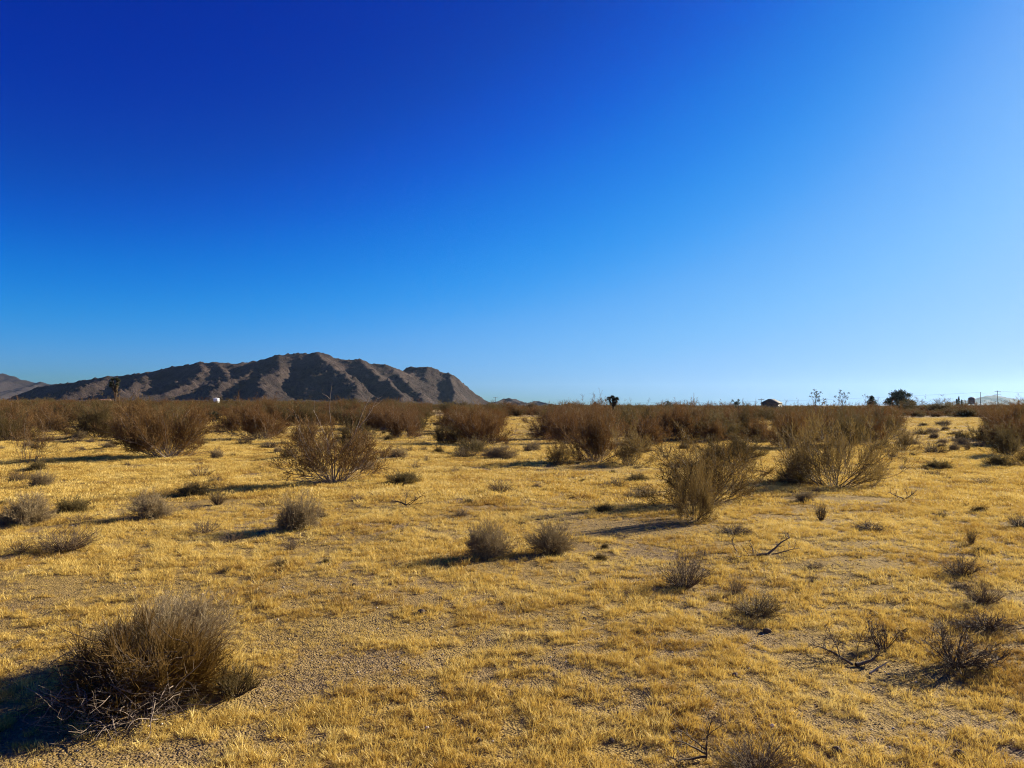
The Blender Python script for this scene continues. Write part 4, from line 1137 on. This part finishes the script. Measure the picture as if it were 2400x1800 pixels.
# ------------------------------------------------------------------ scrub that nobody tells apart: individuals, then the far band
CLEAR = [(1165, 1292, 978, 1110), (2090, 2335, 978, 1070), (130, 222, 990, 1050), (495, 575, 985, 1110), (996, 1048, 962, 1015), (1490, 1540, 974, 1000), (1755, 1835, 988, 1030), (1855, 1990, 983, 996)]
def to_px(x, y, z):
    return 1200 + x / y * F, HORIZON + (CAM_H - z) / y * F
srng = np.random.default_rng(77)
def place(px):
    for lim, t in ((110, 'at the left edge'), (330, 'below the Joshua tree'), (560, 'below the white tank'), (780, 'below the mountain peak'), (960, 'below the right shoulder of the mountain'), (1150, 'below the right foot of the mountain'),
                   (1300, 'below the notched hill'), (1520, 'below the skyline Joshua tree'), (1700, 'between skyline Joshua tree and shed'), (1860, 'below the shed'), (2010, 'below the wispy trees'), (2160, 'below the broad pine'), (2310, 'below the water tower')):
        if px < lim: return t
    return 'at the right edge'
cre = ['brown0', 'brown1', 'brown2', 'brown3', 'olive0', 'olive1', 'olive2']
n_scr = 0
taken = [(a, b) for a, b, c in SHRUBS]
tries = 0
SMALL = ['grey0', 'grey1', 'grey2', 'darkdome0', 'darkdome1', 'mat0', 'mat1']
while n_scr < 285 and tries < 9000:
    tries += 1
    d = math.sqrt(50.0 ** 2 + (100.0 ** 2 - 50.0 ** 2) * srng.uniform(0, 1)) if n_scr >= 42 else srng.uniform(40.0, 60.0)
    x = srng.uniform(-0.74, 0.74) * d
    z = float(terrain(x, d))
    px, py = to_px(x, d, z)
    if any(a < px < b and c < py < e_ for a, b, c, e_ in CLEAR): continue
    if float(fbm(x / 9.0, d / 9.0, 331, 2)) < -0.1: continue
    if any((x - a) ** 2 + (d - b) ** 2 < 1.7 ** 2 for a, b in taken): continue
    taken.append((x, d))
    h = srng.uniform(1.25, 2.25); w = h * srng.uniform(1.2, 1.75)
    kd = cre[srng.integers(0, 7)]
    put(kd, 'creosote_bush', (x, d, z), w, h, srng.uniform(0, 6.28),
        '%s %s creosote bush of the %s scrub rows %s' % ('tall' if h > 1.75 else 'low', 'brown' if kd[0] == 'b' else 'olive', 'nearer' if d < 75 else 'farther', place(px)),
        'bush', 'creosote bushes of the far scrub')
    n_scr += 1
# small low bushes in the far clearings
n_s = 0
while n_s < 190:
    py = srng.uniform(982, 1075); px = srng.uniform(-120, 2520)
    x, y, z = ground(px, py)
    if any((x - a) ** 2 + (y - b) ** 2 < 1.1 ** 2 for a, b in taken): continue
    taken.append((x, y))
    h = srng.uniform(0.12, 0.5) * srng.uniform(0.7, 1.3); w = h * srng.uniform(1.4, 2.4)
    kd = SMALL[srng.integers(0, 7)]
    put(kd, 'low_bush', (x, y, z), w, h, srng.uniform(0, 6.28),
        '%s %s on the %s open grass %s' % ('tiny' if h < 0.22 else 'small', {'g': 'grey bush', 'd': 'dark round bush', 'm': 'dead twig mat'}[kd[0]], 'nearer' if py > 1040 else 'middle' if py > 1005 else 'farthest', place(px)),
        'bush', 'small dry bushes scattered in the far clearings')
    n_s += 1

# little dead tufts standing in the nearer grass
n_t = 0
while n_t < 85:
    py = 1078 + 330 * srng.uniform(0, 1) ** 1.5; px = srng.uniform(-150, 2550)
    x, y, z = ground(px, py)
    if any((x - a) ** 2 + (y - b) ** 2 < (r + 0.35) ** 2 for a, b, r in SHRUBS): continue
    h = srng.uniform(0.04, 0.13) * (0.8 if y < 12 else 1.5); w = h * srng.uniform(1.6, 3.4)
    side = 'at the far left' if px < 300 else 'left of the middle' if px < 900 else 'around the middle' if px < 1500 else 'right of the middle' if px < 2100 else 'at the far right'
    put(('mat0', 'mat1', 'dead0', 'dead2', 'darkdome1')[srng.integers(0, 5)], 'dead_tuft', (x, y, z), w, h, srng.uniform(0, 6.28),
        '%s dead tuft in the %s grass %s' % ('flat' if w > 2.4 * h else 'upright', 'middle' if py < 1200 else 'nearer' if py < 1400 else 'nearest', side), 'dead tuft', 'little dead tufts in the grass', DP)
    n_t += 1

def gn_scatter(name, pts, rot, scl, idx, meshes, label):
    """one object whose points carry instanced meshes."""
    me = bpy.data.meshes.new(name)
    me.vertices.add(len(pts)); me.vertices.foreach_set('co', np.asarray(pts, np.float32).ravel())
    a = me.attributes.new('rot', 'FLOAT_VECTOR', 'POINT'); a.data.foreach_set('vector', np.asarray(rot, np.float32).ravel())
    a = me.attributes.new('scl', 'FLOAT_VECTOR', 'POINT'); a.data.foreach_set('vector', np.asarray(scl, np.float32).ravel())
    a = me.attributes.new('idx', 'INT', 'POINT'); a.data.foreach_set('value', np.asarray(idx, np.int32))
    o = bpy.data.objects.new(name, me); COL.objects.link(o)
    g = bpy.data.node_groups.new(name, 'GeometryNodeTree')
    g.interface.new_socket('Geometry', in_out='INPUT', socket_type='NodeSocketGeometry')
    g.interface.new_socket('Geometry', in_out='OUTPUT', socket_type='NodeSocketGeometry')
    n, l = g.nodes, g.links
    gi = n.new('NodeGroupInput'); go = n.new('NodeGroupOutput')
    join = n.new('GeometryNodeJoinGeometry')
    for m_ in reversed(meshes):
        so = bpy.data.objects.new(name + '_source', m_)
        oi = n.new('GeometryNodeObjectInfo'); oi.inputs['Object'].default_value = so
        oi.inputs['As Instance'].default_value = False
        g2 = n.new('GeometryNodeGeometryToInstance')
        l.new(oi.outputs['Geometry'], g2.inputs[0]); l.new(g2.outputs[0], join.inputs[0])
    ip = n.new('GeometryNodeInstanceOnPoints')
    l.new(gi.outputs[0], ip.inputs['Points']); l.new(join.outputs[0], ip.inputs['Instance'])
    ip.inputs['Pick Instance'].default_value = True
    def attr(nm, dt, sock):
        a = n.new('GeometryNodeInputNamedAttribute'); a.data_type = dt; a.inputs['Name'].default_value = nm
        out = [s for s in a.outputs if s.enabled and s.name == 'Attribute'][0]
        l.new(out, sock)
    attr('idx', 'INT', ip.inputs['Instance Index'])
    attr('rot', 'FLOAT_VECTOR', ip.inputs['Rotation'])
    attr('scl', 'FLOAT_VECTOR', ip.inputs['Scale'])
    l.new(ip.outputs[0], go.inputs[0])
    md = o.modifiers.new('scatter', 'NODES'); md.node_group = g
    tag(o, label, None, None, 'stuff')
    return o

def far_scrub():
    rng = np.random.default_rng(88)
    d = np.concatenate([np.sqrt(rng.uniform(98.0 ** 2, 210.0 ** 2, 1900)), 210 + 560 * rng.uniform(0, 1, 3600) ** 1.3])
    n = len(d)
    x = rng.uniform(-0.8, 0.8, n) * d
    px = 1200 + x / d * F
    z = terrain(x, d)
    py = HORIZON + (CAM_H - z) / d * F
    keep = (fbm(x / 14.0, d / 14.0, 341, 2) > -0.2) | (d > 230)
    for a, b, c, e_ in CLEAR: keep &= ~((px > a) & (px < b) & (py > c) & (py < e_))
    x, d, z = x[keep], d[keep], z[keep]; n = len(x)
    ms = [me for k in ('brown0', 'brown2', 'olive0', 'olive2') for me in (K[k].twig,)]
    hs = (1.55 + 1.0 * fbm(x / 26, d / 26, 301, 2)) * rng.uniform(0.6, 1.25, n) * np.where(rng.uniform(0, 1, n) < 0.09, rng.uniform(1.2, 1.6, n), 1.0)
    s = hs / 1.9
    gn_scatter('far_scrub', np.stack([x, d, z], 1), np.stack([np.zeros(n), np.zeros(n), rng.uniform(0, 6.28, n)], 1),
               np.stack([s * 1.3, s * 1.3, s], 1), rng.integers(0, 4, n), ms, 'unbroken band of brown desert scrub at the horizon')
far_scrub()

# ------------------------------------------------------------------ grass and gravel
def tuft(seed, n, h, spread, w, foot):
    rng = np.random.default_rng(seed)
    a = rng.uniform(0, 6.28, n); r = foot * np.sqrt(rng.uniform(0, 1, n))
    st = np.stack([r * np.cos(a), r * np.sin(a), np.full(n, -0.012)], 1)
    th = spread * rng.uniform(0.0, 1, n); b = a + rng.normal(size=n) * 0.9
    d = np.stack([np.sin(th) * np.cos(b), np.sin(th) * np.sin(b), np.cos(th)], 1)
    L = h * rng.uniform(0.45, 1.1, n)
    side = norm(np.cross(d, rng.normal(size=(n, 3)))) * (w * rng.uniform(0.6, 1.3, (n, 1)))
    mid = st + d * L[:, None] * 0.55
    tip = st + d * L[:, None] + np.stack([np.cos(b), np.sin(b), -np.ones(n) * 0.3], 1) * (L * 0.18)[:, None]
    v = np.stack([st + side * 0.5, st - side * 0.5, mid - side, mid + side, tip], 1).reshape(-1, 3)
    k = np.arange(n)[:, None] * 5
    me = np_mesh('tuft', v, [k + np.array([[0, 1, 2, 3]]), k + np.array([[3, 2, 4]])])
    me.materials.append(M['grass'])
    return me

tufts = [tuft(900 + i, 18 + 5 * (i % 3), (0.044, 0.054, 0.036, 0.078, 0.030, 0.048)[i], R((45, 38, 60, 34, 70, 50)[i]), 0.0015, (0.016, 0.02, 0.026, 0.022, 0.03, 0.026)[i]) for i in range(6)]
patch = [tuft(950 + i, 170, 0.075, R(48), 0.0038, 0.28) for i in range(3)]

BARE = [((60, 1372), 1.1, 0.35), ((260, 1385), 0.8, 0.3), ((700, 1490), 0.75, 0.5), ((760, 1570), 0.55, 0.45), ((960, 1480), 0.45, 0.3), ((880, 1560), 0.4, 0.35), ((1540, 1245), 1.5, 0.7), ((1400, 1240), 1.2, 0.6), ((1990, 1170), 1.6, 0.8), ((2120, 1590), 0.45, 0.4), ((2000, 1320), 0.9, 0.5), ((1420, 1590), 0.25, 0.2), ((640, 1620), 0.35, 0.4), ((460, 1180), 1.6, 1.0), ((1420, 1100), 4.0, 1.6), ((820, 1460), 0.5, 0.3), ((760, 1365), 0.7, 0.35)]
BAREW = [(*ground(*p)[:2], rx, ry) for p, rx, ry in BARE]

def cover(x, y):
    """0..1 how grassy a spot is."""
    c = np.clip(0.86 + 1.5 * fbm(x / 0.22, y / 0.22, 101, 2, 0.6) + 0.75 * fbm(x / 1.4, y / 1.4, 113, 2) + 0.35 * fbm(x / 7.0, y / 7.0, 131, 2), 0.10, 1.0)
    for bx_, by_, rx, ry in BAREW:
        q = ((x - bx_) / rx) ** 2 + ((y - by_) / ry) ** 2
        c = c * (1 - 0.7 * np.exp(-q * q * 0.9))
    for sx, sy, r in SHRUBS:
        if sy < 40 and r > 0.12:
            q = ((x - sx) ** 2 + (y - sy) ** 2) / (r * 0.55) ** 2
            c = c * (1 - 0.65 * np.exp(-q))
    return c

def grass():
    rng = np.random.default_rng(99)
    P, Rt, Sc, Ix = [], [], [], []
    def zone(d0, d1, dens, smin, smax, srcs, halfw, zs=1.0):
        area = halfw * (d1 * d1 - d0 * d0)
        n = int(area * dens)
        d = np.sqrt(rng.uniform(d0 * d0, d1 * d1, n)); x = rng.uniform(-halfw, halfw, n) * d
        c = cover(x, d)
        keep = rng.uniform(0, 1, n) < c
        x, d, c = x[keep], d[keep], c[keep]
        m = len(x)
        P.append(np.stack([x, d, terrain(x, d)], 1))
        Rt.append(np.stack([rng.normal(size=m) * 0.12, rng.normal(size=m) * 0.12, rng.uniform(0, 6.28, m)], 1))
        s = rng.uniform(smin, smax, m) * (0.55 + 0.6 * c)
        Sc.append(np.stack([s, s, s * zs * rng.uniform(0.8, 1.2, m)], 1))
        Ix.append(np.array(srcs)[rng.integers(0, len(srcs), m)])
    zone(2.6, 8.0, 900, 0.55, 1.35, [0, 1, 2, 3, 4, 5], 1.25)
    zone(8.0, 16.0, 440, 0.8, 1.6, [0, 1, 2, 3, 4, 5], 0.98)
    zone(16.0, 42.0, 24, 0.7, 1.25, [6, 7, 8], 0.86)
    zone(42.0, 130.0, 2.2, 1.3, 2.1, [6, 7, 8], 0.80, 0.7)
    P_, Rt_, Sc_, Ix_ = map(np.concatenate, (P, Rt, Sc, Ix))
    print('grass instances', len(P_))
    gn_scatter('dry_grass', P_, Rt_, Sc_, Ix_, tufts + patch, 'short dry golden grass covering the desert floor')
grass()

def stone_mesh(seed, mat, sub=2, rough=0.35, flat=0.65):
    import bmesh
    bm = bmesh.new(); bmesh.ops.create_icosphere(bm, subdivisions=sub, radius=1.0)
    rng = np.random.default_rng(seed); ax = norm(rng.normal(size=(7, 3))); of = rng.uniform(0.55, 0.95, 7)
    for v in bm.verts:
        p = np.array(v.co)
        for a, o_ in zip(ax, of):
            t = p @ a
            if t > o_: p = p - a * (t - o_)
        p = p * (1 + rough * 0.12 * rng.normal()) * [1, 0.8, flat]
        v.co = p
    me = bpy.data.meshes.new('stone'); bm.to_mesh(me); bm.free(); me.materials.append(mat)
    return me

def gravel():
    rng = np.random.default_rng(111)
    src = [stone_mesh(1000 + i, M['stone'], 1) for i in range(3)] + [stone_mesh(1010 + i, M['stone_dark'], 1) for i in range(2)] + [stone_mesh(1020, M['stone_pale'], 1)]
    P, S, I = [], [], []
    for d0, d1, dens, s0, s1 in ((2.6, 8.0, 420, 0.003, 0.013), (8.0, 17.0, 90, 0.005, 0.017)):
        n = int(1.1 * (d1 * d1 - d0 * d0) * dens)
        d = np.sqrt(rng.uniform(d0 * d0, d1 * d1, n)); x = rng.uniform(-1.1, 1.1, n) * d
        k = rng.uniform(0, 1, n) > cover(x, d) * 0.75
        x, d = x[k], d[k]; m = len(x)
        s = s0 + (s1 - s0) * rng.uniform(0, 1, m) ** 3
        P.append(np.stack([x, d, terrain(x, d) + s * 0.15], 1)); S.append(np.stack([s, s, s], 1))
        I.append(rng.choice(6, m, p=[0.25, 0.25, 0.22, 0.12, 0.1, 0.06]))
    P, S, I = map(np.concatenate, (P, S, I)); n = len(P)
    gn_scatter('gravel', P, np.stack([rng.uniform(-0.4, 0.4, n), rng.uniform(-0.4, 0.4, n), rng.uniform(0, 6.28, n)], 1), S, I, src, 'loose gravel on the bare patches of the desert floor')
gravel()

# --- single stones one can pick out
for i, (px, py, w, mt, lb) in enumerate([
        (1797, 1482, 22, 'stone_dark', 'dark fist-sized rock in grass below the spreading dead shrub'),
        (1962, 1764, 30, 'stone_dark', 'dark rounded rock near the bottom edge right of the spiky dead shrub'),
        (2251, 1770, 28, 'stone_dark', 'dark rock near the bottom right corner'),
        (1723, 1583, 18, 'stone', 'small brown rock left of the leaning dead limbs'),
        (1001, 1708, 13, 'stone_pale', 'bright white angular stone in the grass at bottom centre'),
        (1810, 1702, 13, 'stone_pale', 'pale flat stone above the spiky dead shrub at the bottom'),
        (1370, 1452, 13, 'stone_dark', 'small dark stone in open grass right of centre'),
        (830, 1372, 13, 'stone_dark', 'small dark stone beside the bare depression left of centre'),
        (1434, 1738, 20, 'stone_dark', 'dark rock in grass at the bottom, right of centre'),
        (1120, 1736, 18, 'stone_dark', 'dark half-buried rock at the bottom, near centre'),
        (1242, 1402, 14, 'stone', 'little brown stone under the two round grey bushes'),
        (988, 1438, 24, 'stone_dark', 'dark clod on bare gravel left below the two round grey bushes')]):
    x, y, z = ground(px, py)
    s = w * y / F / 2
    o = bpy.data.objects.new('rock', stone_mesh(1100 + i, M[mt], 2)); COL.objects.link(o)
    o.location = (x, y, z + s * 0.25); o.scale = (s, s, s); o.rotation_euler = (0, 0, i * 1.3)
    tag(o, lb, 'rock')

# ------------------------------------------------------------------ air
def haze():
    g = Geo()
    g.box((0, 0, 129.0), (18600, 18600, 274.0))
    m, n, l, out = nt('haze')
    v = n.new('ShaderNodeVolumePrincipled')
    v.inputs['Color'].default_value = (0.55, 0.78, 1.0, 1)
    v.inputs['Density'].default_value = 0.000019
    v.inputs['Anisotropy'].default_value = 0.55
    l.new(v.outputs[0], out.inputs['Volume'])
    o = bpy.data.objects.new('haze', g.mesh('haze', m)); COL.objects.link(o)
    tag(o, 'thin bluish desert haze over the plain', None, None, 'stuff')
haze()
print('kinds tris', sum(k.tris for k in K.values()), 'objects', len(scene.objects))
